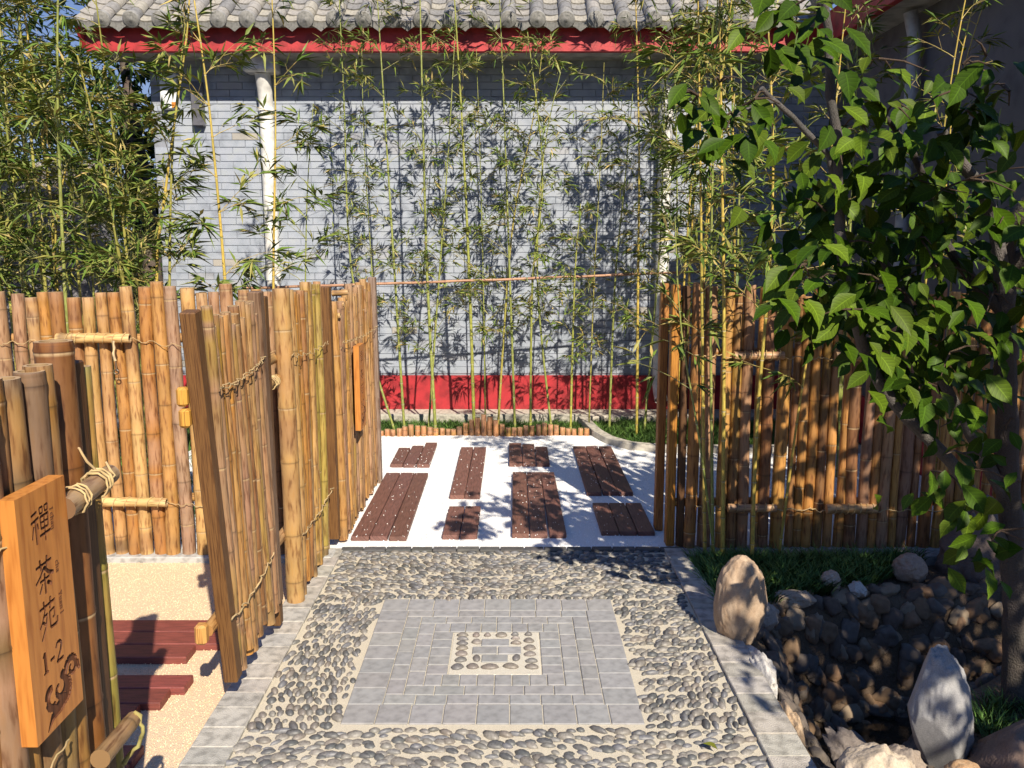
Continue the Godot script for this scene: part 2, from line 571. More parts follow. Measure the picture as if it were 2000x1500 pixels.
# ------------------------------------------------------------------ ground, stream bed
var PIT := PackedVector2Array([Vector2(.99, -1.0), Vector2(.99, -3.25), Vector2(1.12, -3.72), Vector2(1.6, -3.92), Vector2(2.4, -4.0), Vector2(4.2, -4.0), Vector2(4.2, -3.35), Vector2(2.15, -3.28), Vector2(1.72, -3.02), Vector2(1.42, -2.62), Vector2(1.22, -2.2), Vector2(1.25, -1.0)])
func pit_depth(x: float, z: float) -> float:
	var p := Vector2(x, z)
	if not Geometry2D.is_point_in_polygon(p, PIT): return 0.0
	var d := 9.0
	for k in PIT.size():
		d = minf(d, p.distance_to(Geometry2D.get_closest_point_to_segment(p, PIT[k], PIT[(k + 1) % PIT.size()])))
	return -.52 * smoothstep(0.0, .30, d)
func build_ground() -> void:
	rng.seed = 107
	var xs := [-40.0, -15.0, -6.0, -3.0, -1.2, 0.0, .8, .93]
	while xs[-1] < 4.4: xs.append(xs[-1] + .06)
	xs.append_array([6.0, 15.0, 40.0])
	var zs := [40.0, 12.0, 3.0, 0.0, -.8]
	while zs[-1] > -4.5: zs.append(zs[-1] - .06)
	zs.append_array([-6.0, -8.0, -12.0, -20.0, -40.0])
	var mb := MB.new()
	var f := FastNoiseLite.new()
	f.frequency = 2.0
	for z in zs:
		for x in xs:
			var y := -.04
			if x > .9 and x < 4.4 and z < -.7 and z > -4.5: y += pit_depth(x, z) + .02 * f.get_noise_2d(x, z)
			mb.add(v3(x, y, z), Vector3.UP, jit(Color(.12, .082, .05), .15), Vector2(x, z))
	var w := xs.size()
	for k in zs.size() - 1:
		for j in w - 1:
			mb.quad(k * w + j, k * w + j + 1, k * w + w + j + 1, k * w + w + j)
	mb.smooth()
	single("ground", mb.mesh(M.soil), "bare brown earth under the garden and around the stream pit", "ground", Vector3.ZERO, "", "structure")
	# stones laid into the banks of the pit
	var bank := thing("stream_bank", "bank of the sunken stream pit, faced with rounded field stones", "stream bank", Vector3.ZERO, "", "structure")
	var variants := []
	var hues := [[Color(.21, .13, .075), Color(.30, .195, .11)], [Color(.13, .09, .065), Color(.20, .145, .105)], [Color(.26, .15, .08), Color(.34, .21, .12)], [Color(.15, .12, .10), Color(.22, .18, .145)], [Color(.32, .235, .155), Color(.40, .31, .21)]]  # stone browns set darker to carry the deep shade of the pit
	for k in 15:
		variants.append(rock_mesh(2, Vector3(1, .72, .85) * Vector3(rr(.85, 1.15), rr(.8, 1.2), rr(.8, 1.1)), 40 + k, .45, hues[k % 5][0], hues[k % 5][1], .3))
	var spots := []
	var far_spots := []
	var z := -4.12
	while z < -1.4:
		var x := .96
		while x < 3.4:
			var px := x + rr(-.03, .03)
			var pz := z + rr(-.03, .03)
			var y0 := pit_depth(px, pz)
			var slope := Vector2(pit_depth(px + .03, pz) - pit_depth(px - .03, pz), pit_depth(px, pz + .03) - pit_depth(px, pz - .03)) / .06
			var rim := y0 == 0.0 and (pit_depth(px + .07, pz) < 0 or pit_depth(px, pz + .07) < 0) and px > 1.05
			if (y0 < -.02 and slope.length() > .5) or rim:
				var n := Vector3(-slope.x, 1, -slope.y).normalized()
				var levels := 1 if slope.length() < 1.6 else 2
				for q in levels:
					var qx := px + (0.0 if q == 0 else slope.x / slope.length() * -.03)
					var sz := rr(.085, .135)
					var xf := Transform3D(basis_y(n, rr(0, 6)).scaled_local(v3(sz * rr(.8, 1.35), sz * rr(.6, .95), sz * rr(.8, 1.2))), v3(qx, pit_depth(qx, pz) - .035 + q * .01 + rr(-.012, .012), pz))
					if px < 2.75 and pz < -2.3: spots.append(xf)
					else: far_spots.append(xf)
			x += .058
		z += .056
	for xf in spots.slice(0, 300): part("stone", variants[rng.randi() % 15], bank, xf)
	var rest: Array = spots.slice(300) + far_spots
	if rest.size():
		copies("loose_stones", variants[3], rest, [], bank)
	var wb := MB.new()
	wb.face([v3(.98, -.51, -1.1), v3(4.1, -.51, -1.1), v3(4.1, -.51, -3.95), v3(.98, -.51, -3.95)], Vector3.UP, Color.WHITE)
	single("water", wb.mesh(M.water), "shallow dark water at the bottom of the stream pit", "water", Vector3.ZERO, "", "structure")
	# pebbles on the bed
	var bx := []
	for k in 260:
		var x := rr(1.0, 2.6)
		var zz := rr(-3.9, -1.6)
		if pit_depth(x, zz) < -.42:
			bx.append(Transform3D(Basis(Vector3.UP, rr(0, 6)).scaled_local(Vector3.ONE * rr(.04, .10)), v3(x, pit_depth(x, zz) - .035, zz)))
	copies("bed_pebbles", variants[2], bx, [], bank)

# ------------------------------------------------------------------ paved path
func dome(size: Vector3, col: Color) -> ArrayMesh:
	var mb := MB.new()
	var sides := 8
	for k in 4:
		var a := k / 3.0 * PI * .5
		for j in sides:
			var t := TAU * j / sides
			var d := Vector3(cos(t) * cos(a), sin(a), sin(t) * cos(a))
			var w := 1.0 + .10 * sin(2 * t + size.x * 300) * cos(a)
			mb.add(d * size * .5 * Vector3(w, 1, w), (d / size).normalized(), jit(col, .06), Vector2(d.x, d.z))
	for k in 3:
		for j in sides:
			mb.quad(k * sides + j, k * sides + (j + 1) % sides, k * sides + sides + (j + 1) % sides, k * sides + sides + j)
	return mb.mesh(M.pebble)
var PEB := [Color(.135, .132, .130), Color(.19, .18, .168), Color(.105, .104, .104), Color(.235, .22, .195), Color(.158, .161, .170), Color(.205, .183, .157)]
func build_path() -> void:
	rng.seed = 114
	var path := thing("path", "pebble mosaic path with a square grey paver panel in its middle", "path", Vector3.ZERO, "", "structure")
	var mb := MB.new()
	cbox(mb, Transform3D(Basis(), v3(-.06, -.072, -2.6)), v3(1.98, .144, 3.72), .006, Color(.72, .645, .50), 2)
	part("mortar_bed", mb.mesh(M.mortar), path)
	# kerb bricks, left and right, and the dark edging at the far end
	for side in 2:
		var z := -4.46
		while z < -1.2:
			var l := rr(.10, .15)
			var x0 := -1.06 if side == 0 else .825
			var x1 := -.915 if side == 0 else .965
			if side == 0: x0 += .05 * smoothstep(-3.6, -4.4, z)
			if side == 1: x1 -= .03 * smoothstep(-3.8, -4.4, z)
			var w := x1 - x0
			part("kerb_brick", box_mesh(v3(w, .10, l - .0015), .003, jit(Color(.43, .40, .35), .12), "concrete", 0), path, Transform3D(Basis(Vector3.UP, rr(-.015, .015)), v3((x0 + x1) * .5, -.036 + rr(-.002, .003), z + l * .5)))
			z += l
	var x := -.93
	while x < .82:
		var l := rr(.095, .14)
		part("edging_brick", box_mesh(v3(l - .004, .08, .055), .004, jit(Color(.10, .098, .095), .2), "paver", 0), path, Transform3D(Basis(), v3(x + l * .5, -.026 + rr(-.002, .002), -4.455)))
		x += l
	# square panel of grey pavers in rings
	var c := v3(-.067, 0, -3.275)
	var rings := [[.53, .402, .118], [.402, .335, .108], [.335, .268, .106], [.268, .183, .068]]
	var tone := Color(.325, .322, .318)
	var lay := func(x0: float, x1: float, z0: float, z1: float) -> void:
		var col := jit(tone, .07)
		if rng.randf() < .03: col = jit(Color(.23, .23, .235), .15)
		part("paver", box_mesh(v3(x1 - x0 - .0035, .05, z1 - z0 - .0035), .0025, col, "paver", 0), path, Transform3D(Basis(), c + v3((x0 + x1) * .5, -.0195 + rr(-.0015, .0015), (z0 + z1) * .5)))
	for q in rings:
		var a: float = q[0]
		var b: float = q[1]
		for s in [-1.0, 1.0]:
			var n := int(round(2 * a / q[2]))
			var st := 2 * a / n
			for k in n:
				lay.call(-a + k * st, -a + (k + 1) * st, minf(s * a, s * b), maxf(s * a, s * b))
			var n2 := int(round(2 * b / q[2]))
			var st2 := 2 * b / n2
			for k in n2:
				lay.call(minf(s * a, s * b), maxf(s * a, s * b), -b + k * st2, -b + (k + 1) * st2)
	# the little pebble square in the centre, with four pavers
	var cm := MB.new()
	cbox(cm, Transform3D(Basis(), c + v3(0, -.012, 0)), v3(.36, .028, .36), .002, Color(.74, .69, .57), 2)
	part("mortar_square", cm.mesh(M.mortar), path)
	for q in [[-.06, .055, -.115, -.052], [-.095, .005, -.045, .018], [.01, .105, -.045, .018], [-.055, .05, .025, .085]]:
		part("paver", box_mesh(v3(q[1] - q[0], .03, q[3] - q[2]), .003, jit(tone, .1), "paver", 0), path, Transform3D(Basis(), c + v3((q[0] + q[1]) * .5, -.008, (q[2] + q[3]) * .5)))
	var mid := [[-.143, -.152, .048, .03], [-.085, -.152, .034, .034], [-.037, -.150, .028, .024], [.022, -.152, .056, .036], [.08, -.157, .036, .02], [.137, -.158, .036, .022], [-.14, -.115, .055, .02], [-.14, -.075, .046, .03], [-.08, -.088, .044, .038], [-.138, -.033, .055, .03], [-.138, .015, .056, .036], [-.138, .068, .054, .034], [-.148, .125, .05, .046], [-.088, .122, .048, .042], [-.02, .125, .072, .038], [.062, .12, .064, .038], [.145, .125, .06, .032], [.145, .077, .056, .026], [.14, .02, .052, .032], [.14, -.035, .05, .044], [.138, -.1, .044, .038], [.082, -.12, .04, .014], [.084, -.078, .044, .02], [-.075, .055, .034, .05], [.085, .05, .034, .05]]
	for q in mid:
		part("pebble", dome(v3(q[2], .03, q[3]), jit([Color(.19, .165, .14), Color(.16, .15, .145), Color(.22, .19, .17)][rng.randi() % 3], .15)), path, Transform3D(Basis(Vector3.UP, rr(-.15, .15)), c + v3(q[0], .0025, q[1])))
	# pebbles on edge over the rest
	var variants := []
	for k in 18:
		variants.append(dome(v3(.052 * rr(.75, 1.25), .034, .027 * rr(.8, 1.25)), jit(PEB[k % 6], .12)))
	var list := []
	var z := -4.42
	while z < -1.25:
		var front := z > -2.715
		var back := z < -3.835
		var rowstep := .030 if (front or back) else .040
		var xx := -.905 + rr(0, .04)
		var wob := rr(0, 6)
		while xx < .815:
			var inside := absf(xx - c.x) < .545 and absf(z - c.z) < .54
			var step := .047 if (front or back) else .033
			if not inside:
				var ang := rr(-.35, .35)
				if not (front or back):
					ang = PI * .5 + (rr(-.5, .5) if xx < 0 else rr(-1.1, .2) - .2)
				ang += .35 * sin(xx * 4.0 + z * 3.0)
				var tilt := rr(-.25, .25) + (.28 if (front or back) else .1)
				var s := rr(.78, 1.2) * (1.04 if (front or back) else 1.02)
				var xf := Transform3D(Basis(Vector3.UP, ang) * Basis(Vector3.RIGHT, tilt) * Basis.from_scale(v3(s, s * .8, s)), v3(xx + rr(-.008, .008), rr(-.005, .001), z + .010 * sin(xx * 11.0 + wob) + rr(-.007, .007)))
				list.append(xf)
			xx += step * rr(.82, 1.2)
		z += rowstep
	list.sort_custom(func(a, b): return a.origin.z > b.origin.z)
	var seen := []
	var others := []
	for xf in list:
		if xf.origin.z < -2.45 and seen.size() < 270: seen.append(xf)
		else: others.append(xf)
	for xf in seen: part("pebble", variants[rng.randi() % 18], path, xf)
	var fb := MB.new()
	for xf in others:
		var src: Array = variants[rng.randi() % 18].surface_get_arrays(0)
		var off := fb.v.size()
		for k in src[0].size():
			fb.add(xf * src[0][k], (xf.basis * src[1][k]).normalized(), src[3][k])
		for k in src[12].size(): fb.i.append(off + src[12][k])
	part("pebble_field", fb.mesh(M.pebble), path, Transform3D(), "", "stuff")

# ------------------------------------------------------------------ gravel and sand
func flat(pts: Array, y: float, col: Color, m: String) -> ArrayMesh:
	var mb := MB.new()
	var pl := PackedVector2Array(pts)
	for q in pts: mb.add(v3(q.x, y, q.y), Vector3.UP, col, q)
	var t := Geometry2D.triangulate_polygon(pl)
	for k in range(0, t.size(), 3): mb.tri(t[k], t[k + 1], t[k + 2])
	return mb.mesh(M[m])
func grains(pts: Array, n: int, y: float, s0: float, s1: float, mesh: ArrayMesh, cols: Array, parent: Node, called: String) -> void:
	var pl := PackedVector2Array(pts)
	var a := Vector2(1e9, 1e9)
	var b := -a
	for q in pts:
		a = a.min(q); b = b.max(q)
	var xfs := []
	var cc := []
	while xfs.size() < n:
		var q := Vector2(rr(a.x, b.x), rr(a.y, b.y))
		if not Geometry2D.is_point_in_polygon(q, pl): continue
		var s := rr(s0, s1)
		xfs.append(Transform3D(Basis.from_euler(v3(rr(0, 6), rr(0, 6), rr(0, 6))).scaled_local(v3(s, s * .7, s)), v3(q.x, y + rr(-.3, .3) * s, q.y)))
		cc.append(jit(cols[rng.randi() % cols.size()], .10))
	copies(called, mesh, xfs, cc, parent)
const BEDCURVE := [Vector2(.66, -7.96), Vector2(.70, -7.6), Vector2(.74, -7.3), Vector2(.82, -7.02), Vector2(.96, -6.82), Vector2(1.2, -6.72), Vector2(1.7, -6.70), Vector2(2.8, -6.70)]
func build_yards() -> void:
	rng.seed = 121
	var chip := rock_mesh(0, Vector3.ONE, 3, .5, Color.WHITE, Color.WHITE, 0.0, null, "grain")
	var white := [Vector2(-2.6, -4.42), Vector2(-.985, -4.42), Vector2(-.985, -4.485), Vector2(.83, -4.485), Vector2(.83, -4.42), Vector2(2.95, -4.42), Vector2(2.95, -6.66), Vector2(1.7, -6.66), Vector2(1.18, -6.68), Vector2(.94, -6.78), Vector2(.79, -7.0), Vector2(.70, -7.3), Vector2(-2.6, -7.32)]
	var o := thing("gravel_bed", "white crushed gravel court round the plank stepping pads", "gravel", Vector3.ZERO, "", "structure")
	part("gravel_sheet", flat(white, -.004, Color(.96, .955, .94), "gravel"), o)
	grains(white, 20000, -.004, .005, .010, chip, [Color(.95, .945, .93), Color(.93, .925, .91), Color(.90, .89, .88)], o, "white_chips")
	grains([Vector2(-.93, -6.8), Vector2(.82, -6.8), Vector2(.82, -4.6), Vector2(-.93, -4.6)], 480, .024, .004, .008, chip, [Color(.93, .925, .91)], o, "stray_chips")
	var sand := [Vector2(-4.6, -.6), Vector2(-1.055, -.6), Vector2(-1.055, -3.7), Vector2(-.99, -4.42), Vector2(-1.1, -4.33), Vector2(-4.6, -4.33)]
	var s := thing("sand_yard", "pale yellow coarse sand floor of the left tea yard", "sand", Vector3.ZERO, "", "structure")
	part("sand_sheet", flat(sand, -.012, Color(.76, .57, .37), "gravel"), s)
	var near := [Vector2(-2.4, -1.6), Vector2(-1.06, -1.6), Vector2(-1.055, -3.7), Vector2(-1.0, -4.32), Vector2(-2.6, -4.32)]
	grains(near, 36000, -.011, .003, .0062, chip, [Color(.76, .57, .37), Color(.72, .53, .34), Color(.79, .62, .42), Color(.66, .48, .31)], s, "sand_grains")
	# concrete strips
	var k := thing("concrete_kerb", "low concrete strip under the left back bamboo fence", "kerb", v3(-2.8, -.03, -4.37))
	part("strip", box_mesh(v3(3.7, .1, .13), .006, Color(.46, .45, .42), "concrete", 0), k)
	k = thing("concrete_kerb", "low concrete footing strip under the right bamboo fence", "kerb", v3(2.15, -.04, -4.44))
	part("strip", box_mesh(v3(2.5, .10, .16), .006, Color(.36, .34, .31), "concrete", 0), k)
	single("pavement", box_mesh(v3(7.2, .10, .40), .006, Color(.55, .50, .42), "concrete", 0), "concrete apron along the foot of the grey wall", "pavement", v3(.2, -.02, -8.16), "", "structure")
	# curved kerb between gravel and right bed
	var mb := MB.new()
	var cv := Curve2D.new()
	for q in BEDCURVE.size():
		var tn: Vector2 = (BEDCURVE[mini(q + 1, BEDCURVE.size() - 1)] - BEDCURVE[maxi(q - 1, 0)]) * .2
		cv.add_point(BEDCURVE[q], -tn, tn)
	var L := cv.get_baked_length()
	var n := 40
	var prev := -1
	for j in n + 1:
		var p := cv.sample_baked(L * j / n)
		var t := (cv.sample_baked(minf(L, L * j / n + .01)) - cv.sample_baked(maxf(0, L * j / n - .01))).normalized()
		var sd := Vector2(-t.y, t.x)
		var col := Color(.50, .46, .39)
		var f := mb.v.size()
		for e in [[-.045, -.05, -1], [-.045, .042, -1], [-.035, .05, 0], [.035, .05, 0], [.045, .042, 1], [.045, -.05, 1]]:
			var nn := Vector3.UP if e[2] == 0 else v3(sd.x * e[2], .2, sd.y * e[2]).normalized()
			mb.add(v3(p.x + sd.x * e[0], e[1], p.y + sd.y * e[0]), nn, col)
		if prev >= 0:
			for e in 5: mb.quad(prev + e, prev + e + 1, f + e + 1, f + e)
		prev = f
	single("curved_kerb", mb.mesh(M.concrete), "curved concrete kerb between white gravel and the right grass bed", "kerb")
	single("concrete_kerb", box_mesh(v3(2.1, .12, .05), .006, Color(.45, .42, .36), "concrete", 0), "straight concrete kerb between wall apron and middle grass bed", "kerb", v3(-.4, .0, -7.93))

# ------------------------------------------------------------------ main building
const WZ := -8.356
func tile_field(roof: Node3D, x0: float, x1: float, slope: float, origin: Vector3, xdir: Vector3, updir: Vector3, courses: int, asparts: int, w := .25) -> void:
	# pan tiles, cover tiles, round and pointed end tiles on a plane: xdir along the eave, updir up the slope
	var nrm := xdir.cross(updir).normalized()
	if nrm.y < 0: nrm = -nrm
	var bs := Basis(xdir, nrm, -updir)
	var tones := [Color(.27, .262, .25), Color(.33, .312, .285), Color(.22, .216, .212), Color(.36, .335, .285)]
	var expo := .145
	var pans := []
	var covers := []
	for q in 4:
		var mb := MB.new()
		var seg := 6
		for face in 2:
			for k in seg + 1:
				var a := lerpf(-1, 1, float(k) / seg)
				var sag := -.038 * (1 - a * a)
				for e in 2:
					var zz := .02 if e == 0 else -.19
					var lift := .017 if e == 0 else .0
					if face == 0: mb.add(v3(a * w * .48, sag + lift + .0, zz), v3(-a * .6, 1, 0).normalized(), tones[q])
					else: mb.add(v3(a * w * .48, sag + lift - (0.0 if e == 0 else .016), .02), v3(0, 0, 1), tones[q].darkened(.12))
		for face in 2:
			for k in seg:
				var f := face * (seg + 1) * 2 + k * 2
				mb.quad(f, f + 1, f + 3, f + 2)
		pans.append(mb.mesh(M.tile))
		var cb := MB.new()
		for k in seg + 1:
			var a := PI * k / seg
			for e in 2:
				var R := .064 if e == 0 else .058
				cb.add(v3(cos(a) * R, sin(a) * R, .02 if e == 0 else -.19), v3(cos(a), sin(a), 0), tones[(q + 1) % 4])
		for k in seg: cb.quad(k * 2, k * 2 + 1, k * 2 + 3, k * 2 + 2)
		var f0 := cb.v.size()
		for k in seg + 1:
			var a := PI * k / seg
			cb.add(v3(cos(a), sin(a), 0) * .064 + v3(0, 0, .02), v3(0, 0, 1), tones[(q + 1) % 4])
			cb.add(v3(cos(a), sin(a), 0) * .046 + v3(0, 0, .02), v3(0, 0, 1), tones[(q + 1) % 4])
		for k in seg: cb.quad(f0 + k * 2, f0 + k * 2 + 1, f0 + k * 2 + 3, f0 + k * 2 + 2)
		covers.append(cb.mesh(M.tile))
	# round end: disc with two raised rings and a boss
	var disc := MB.new()
	var prof := [[.072, -.02], [.072, .012], [.066, .016], [.058, .012], [.050, .010], [.044, .015], [.036, .010], [.020, .010], [.014, .017], [.0, .018]]
	for k in prof.size():
		for j in 17:
			var a := TAU * j / 16
			var nn := v3(cos(a), sin(a), .1) if k < 2 else v3(cos(a) * .3, sin(a) * .3, 1)
			disc.add(v3(cos(a) * prof[k][0], sin(a) * prof[k][0], prof[k][1]), nn.normalized(), Color(.29, .285, .272))
	for k in prof.size() - 1:
		for j in 16: disc.quad(k * 17 + j, k * 17 + j + 1, k * 17 + j + 18, k * 17 + j + 17)
	var disc_mesh := disc.mesh(M.tile)
	# pointed drip plate
	var drip := MB.new()
	var out := []
	for k in 9:
		var a := lerpf(-1, 1, k / 8.0)
		out.append(v3(a * .100, -.038 * (1 - a * a) + .004, 0))
	for q in [[.096, -.02], [.082, -.055], [.050, -.068], [.024, -.086], [0, -.104], [-.024, -.086], [-.050, -.068], [-.082, -.055], [-.096, -.02]]: out.append(v3(q[0], q[1], 0))
	var poly := PackedVector2Array()
	for q in out: poly.append(Vector2(q.x, q.y))
	var tr := Geometry2D.triangulate_polygon(poly)
	for e in 2:
		var f := drip.v.size()
		for q in out: drip.add(q + v3(0, 0, .008 if e == 0 else -.004), v3(0, 0, 1 if e == 0 else -1), Color(.28, .275, .262))
		for k in range(0, tr.size(), 3): drip.tri(f + tr[k], f + tr[k + 1], f + tr[k + 2])
	var f1 := drip.v.size()
	for k in out.size() + 1:
		var q: Vector3 = out[k % out.size()]
		var nn: Vector3 = v3(q.x, q.y + .03, 0).normalized()
		drip.add(q + v3(0, 0, .008), nn, Color(.36, .35, .33)); drip.add(q - v3(0, 0, .004), nn, Color(.36, .35, .33))
	for k in out.size(): drip.quad(f1 + k * 2, f1 + k * 2 + 1, f1 + k * 2 + 3, f1 + k * 2 + 2)
	var drip_mesh := drip.mesh(M.tile)
	var cols := int((x1 - x0) / w)
	var made := 0
	var rest := MB.new()
	for c in courses:
		for k in cols:
			var xx := x0 + (k + .5) * w
			for e in 2:
				if e == 1 and k == cols - 1: continue
				var wob := Basis.from_euler(v3(rr(-.02, .02), rr(-.03, .03), rr(-.04, .04)))
				var xf := Transform3D(bs * wob, origin + xdir * (xx + (0.0 if e == 0 else w * .5) + rr(-.004, .004)) + updir * (c * expo + rr(-.006, .006)) + nrm * (0.05 if e == 0 else .042))
				var ms: ArrayMesh = pans[rng.randi() % 4] if e == 0 else covers[rng.randi() % 4]
				if made < asparts:
					part("pan_tile" if e == 0 else "cover_tile", ms, roof, xf)
					made += 1
				else:
					var src: Array = ms.surface_get_arrays(0)
					var off := rest.v.size()
					for j in src[0].size(): rest.add(xf * src[0][j], (xf.basis * src[1][j]).normalized(), src[3][j])
					for j in src[12].size(): rest.i.append(off + src[12][j])
	var flatb := Basis(xdir, Vector3.UP, xdir.cross(Vector3.UP))
	for k in cols:
		var xx := x0 + (k + .5) * w
		part("drip_tile", drip_mesh, roof, Transform3D(flatb * Basis(Vector3.RIGHT, -.25 + rr(-.1, .1)), origin + xdir * xx + updir * -.022 + nrm * .052))
		if k < cols - 1: part("round_end_tile", disc_mesh, roof, Transform3D(flatb * Basis(Vector3.RIGHT, -.2 + rr(-.08, .08)), origin + xdir * (xx + w * .5) + updir * -.03 + nrm * .05))
	if rest.v.size(): part("upper_tiles", rest.mesh(M.tile), roof, Transform3D(), "", "stuff")

func build_main_building() -> void:
	rng.seed = 128
	var b := thing("tea_house", "grey painted brick building with red plinth, red fascia and tiled eave across the back", "building", Vector3.ZERO)
	var core := part("wall", box_mesh(v3(7.6, 3.5, .3), .002, Color(.25, .265, .30), "brick", 0), b, Transform3D(Basis(), v3(.42, 1.75, WZ - .1562)))
	# bricks: chamfered faces in six variants
	var blue := Color(.325, .358, .412)
	var vars := []
	for k in 8:
		var mb := MB.new()
		var col := jit(blue, .025)
		if k == 7: col = Color(.36, .335, .30)
		if k == 6: col = Color(.33, .345, .375)
		var w := .118
		var h := .0285
		var e := .004
		var q0 := [v3(-w, -h, 0), v3(w, -h, 0), v3(w, h, 0), v3(-w, h, 0)]
		var q1 := [v3(-w - e, -h - e * .7, -.007), v3(w + e, -h - e * .7, -.007), v3(w + e, h + e * .7, -.007), v3(-w - e, h + e * .7, -.007)]
		mb.face(q0, v3(0, 0, 1), col)
		var nn := [v3(0, -1, .45), v3(1, 0, .45), v3(0, 1, .45), v3(-1, 0, .45)]
		for s in 4: mb.face([q0[s], q0[(s + 1) % 4], q1[(s + 1) % 4], q1[s]], nn[s].normalized(), col)
		vars.append(mb.mesh(M.brick))
	var rest := MB.new()
	var row := 0
	var y := .385
	var made := 0
	while y < 3.31:
		var x := -3.37 + (.0 if row % 2 == 0 else .122)
		while x < 3.0:
			var xf := Transform3D(Basis.from_euler(v3(rr(-.012, .012), rr(-.006, .006), rr(-.004, .004))), v3(x + .118, y + .03, WZ + .001 + rr(-.0015, .0015)))
			var ms: ArrayMesh = vars[7] if rng.randf() < .012 else (vars[6] if rng.randf() < .05 else vars[rng.randi() % 6])
			if made < 300 and y > 1.72 and x > -1.75 and x < 1.3:
				part("brick", ms, core, core.transform.affine_inverse() * xf)
				made += 1
			elif not (y > 1.72 and x > -1.75 and x < 1.3 and made < 300):
				var src: Array = ms.surface_get_arrays(0)
				var off := rest.v.size()
				for j in src[0].size(): rest.add(xf * src[0][j], xf.basis * src[1][j], src[3][j])
				for j in src[12].size(): rest.i.append(off + src[12][j])
			x += .2445
		y += .0655
		row += 1
	part("brickwork", rest.mesh(M.brick), core, core.transform.affine_inverse(), "", "stuff")
	part("plinth", box_mesh(v3(7.56, .40, .05), .004, Color(.40, .026, .032), "paint", 0), b, Transform3D(Basis(), v3(.42, .165, WZ + .002)), "red painted plinth along the foot of the wall")
	part("fascia", box_mesh(v3(6.45, .24, .06), .004, Color(.43, .032, .036), "paint", 0), b, Transform3D(Basis(), v3(-.53, 3.436, WZ + .395)), "red painted eave board")
	part("soffit", box_mesh(v3(6.43, .04, .45), .003, Color(.42, .41, .39), "paint", 0), b, Transform3D(Basis(), v3(-.53, 3.345, WZ + .145)))
	var slope := .58
	var up := v3(0, sin(slope), -cos(slope))
	var deck := part("roof", box_mesh(v3(6.5, .04, 3.0), .003, Color(.30, .28, .26), "concrete", 0), b, Transform3D(Basis(Vector3.RIGHT, slope), v3(-.53, 3.515 + 1.5 * sin(slope), WZ + .50 - 1.5 * cos(slope))))
	var holder := Node3D.new()
	holder.free()
	var og := v3(0, 3.53, WZ + .505)
	var inv := deck.transform.affine_inverse()
	tile_field(deck, -3.78, 2.66, slope, inv * og, inv.basis * Vector3.RIGHT, inv.basis * up, 12, 270)
	# gable end verge
	part("verge_board", box_mesh(v3(.05, .2, 3.0), .004, Color(.48, .035, .04), "paint", 2), deck, Transform3D(Basis(), v3(-3.25, -.1, 0)))
	# left downpipe with hopper
	var white := Color(.80, .79, .75)
	var pm := MB.new()
	var px := PackedVector3Array([v3(-2.285, .12, WZ + .075), v3(-2.285, 1.30, WZ + .075), v3(-2.285, 1.301, WZ + .075), v3(-2.285, 1.40, WZ + .075), v3(-2.285, 1.401, WZ + .075), v3(-2.285, 2.93, WZ + .075), v3(-2.285, 3.05, WZ + .10), v3(-2.285, 3.2, WZ + .16)])
	var pr := PackedFloat32Array([.064, .064, .073, .073, .066, .066, .068, .07])
	var pc := PackedColorArray()
	for k in 8: pc.append(white)
	tube(pm, px, pr, pc, 16, true)
	var dp := part("downpipe", pm.mesh(M.plastic), b, Transform3D(), "white downpipe on the left of the wall")
	var cm := MB.new()
	tube(cm, PackedVector3Array([v3(-2.285, 2.86, WZ + .075), v3(-2.285, 2.89, WZ + .075)]), PackedFloat32Array([.078, .078]), PackedColorArray([white, white]), 16, true, true)
	part("pipe_clip", cm.mesh(M.plastic), dp)
	part("hopper", box_mesh(v3(.30, .16, .22), .02, Color(.70, .69, .66), "plastic"), dp, Transform3D(Basis(), v3(-2.285, 3.26, WZ + .17)))
	# right downpipe with kicked-out shoe
	var p2 := MB.new()
	var q2 := PackedVector3Array([v3(1.435, 3.28, WZ + .20), v3(1.435, 3.1, WZ + .08), v3(1.435, 2.9, WZ + .075), v3(1.435, .62, WZ + .075), v3(1.435, .619, WZ + .075), v3(1.435, .55, WZ + .075), v3(1.435, .549, WZ + .075), v3(1.435, .30, WZ + .08), v3(1.44, .22, WZ + .11), v3(1.445, .15, WZ + .18)])
	var r2 := PackedFloat32Array([.066, .066, .064, .064, .072, .072, .064, .064, .064, .064])
	var c2 := PackedColorArray()
	for k in 10: c2.append(white)
	tube(p2, q2, r2, c2, 16)
	part("downpipe", p2.mesh(M.plastic), b, Transform3D(), "white downpipe with a kicked-out shoe on the right of the wall")
	# small box with orange sticker, lamp
	var bx := part("junction_box", box_mesh(v3(.155, .32, .09), .008, Color(.78, .80, .82), "plastic"), b, Transform3D(Basis(), v3(-3.18, 3.04, WZ + .05)))
	part("sticker", box_mesh(v3(.045, .05, .003), .0005, Color(.75, .28, .05), "plastic"), bx, Transform3D(Basis(), v3(.05, -.125, .0475)))
	part("cable_box", box_mesh(v3(.11, .40, .07), .008, Color(.12, .12, .14), "plastic"), b, Transform3D(Basis(), v3(-2.93, 2.93, WZ + .04)))
	var lm := MB.new()
	tube(lm, PackedVector3Array([v3(0, .05, 0), v3(0, 0.0, .03), v3(0, -.045, .07)]), PackedFloat32Array([.03, .032, .026]), PackedColorArray([white, white, white]), 12, true, true)
	part("wall_lamp", lm.mesh(M.plastic), b, Transform3D(Basis(), v3(-.70, 3.06, WZ + .03)), "small white lamp high on the wall")

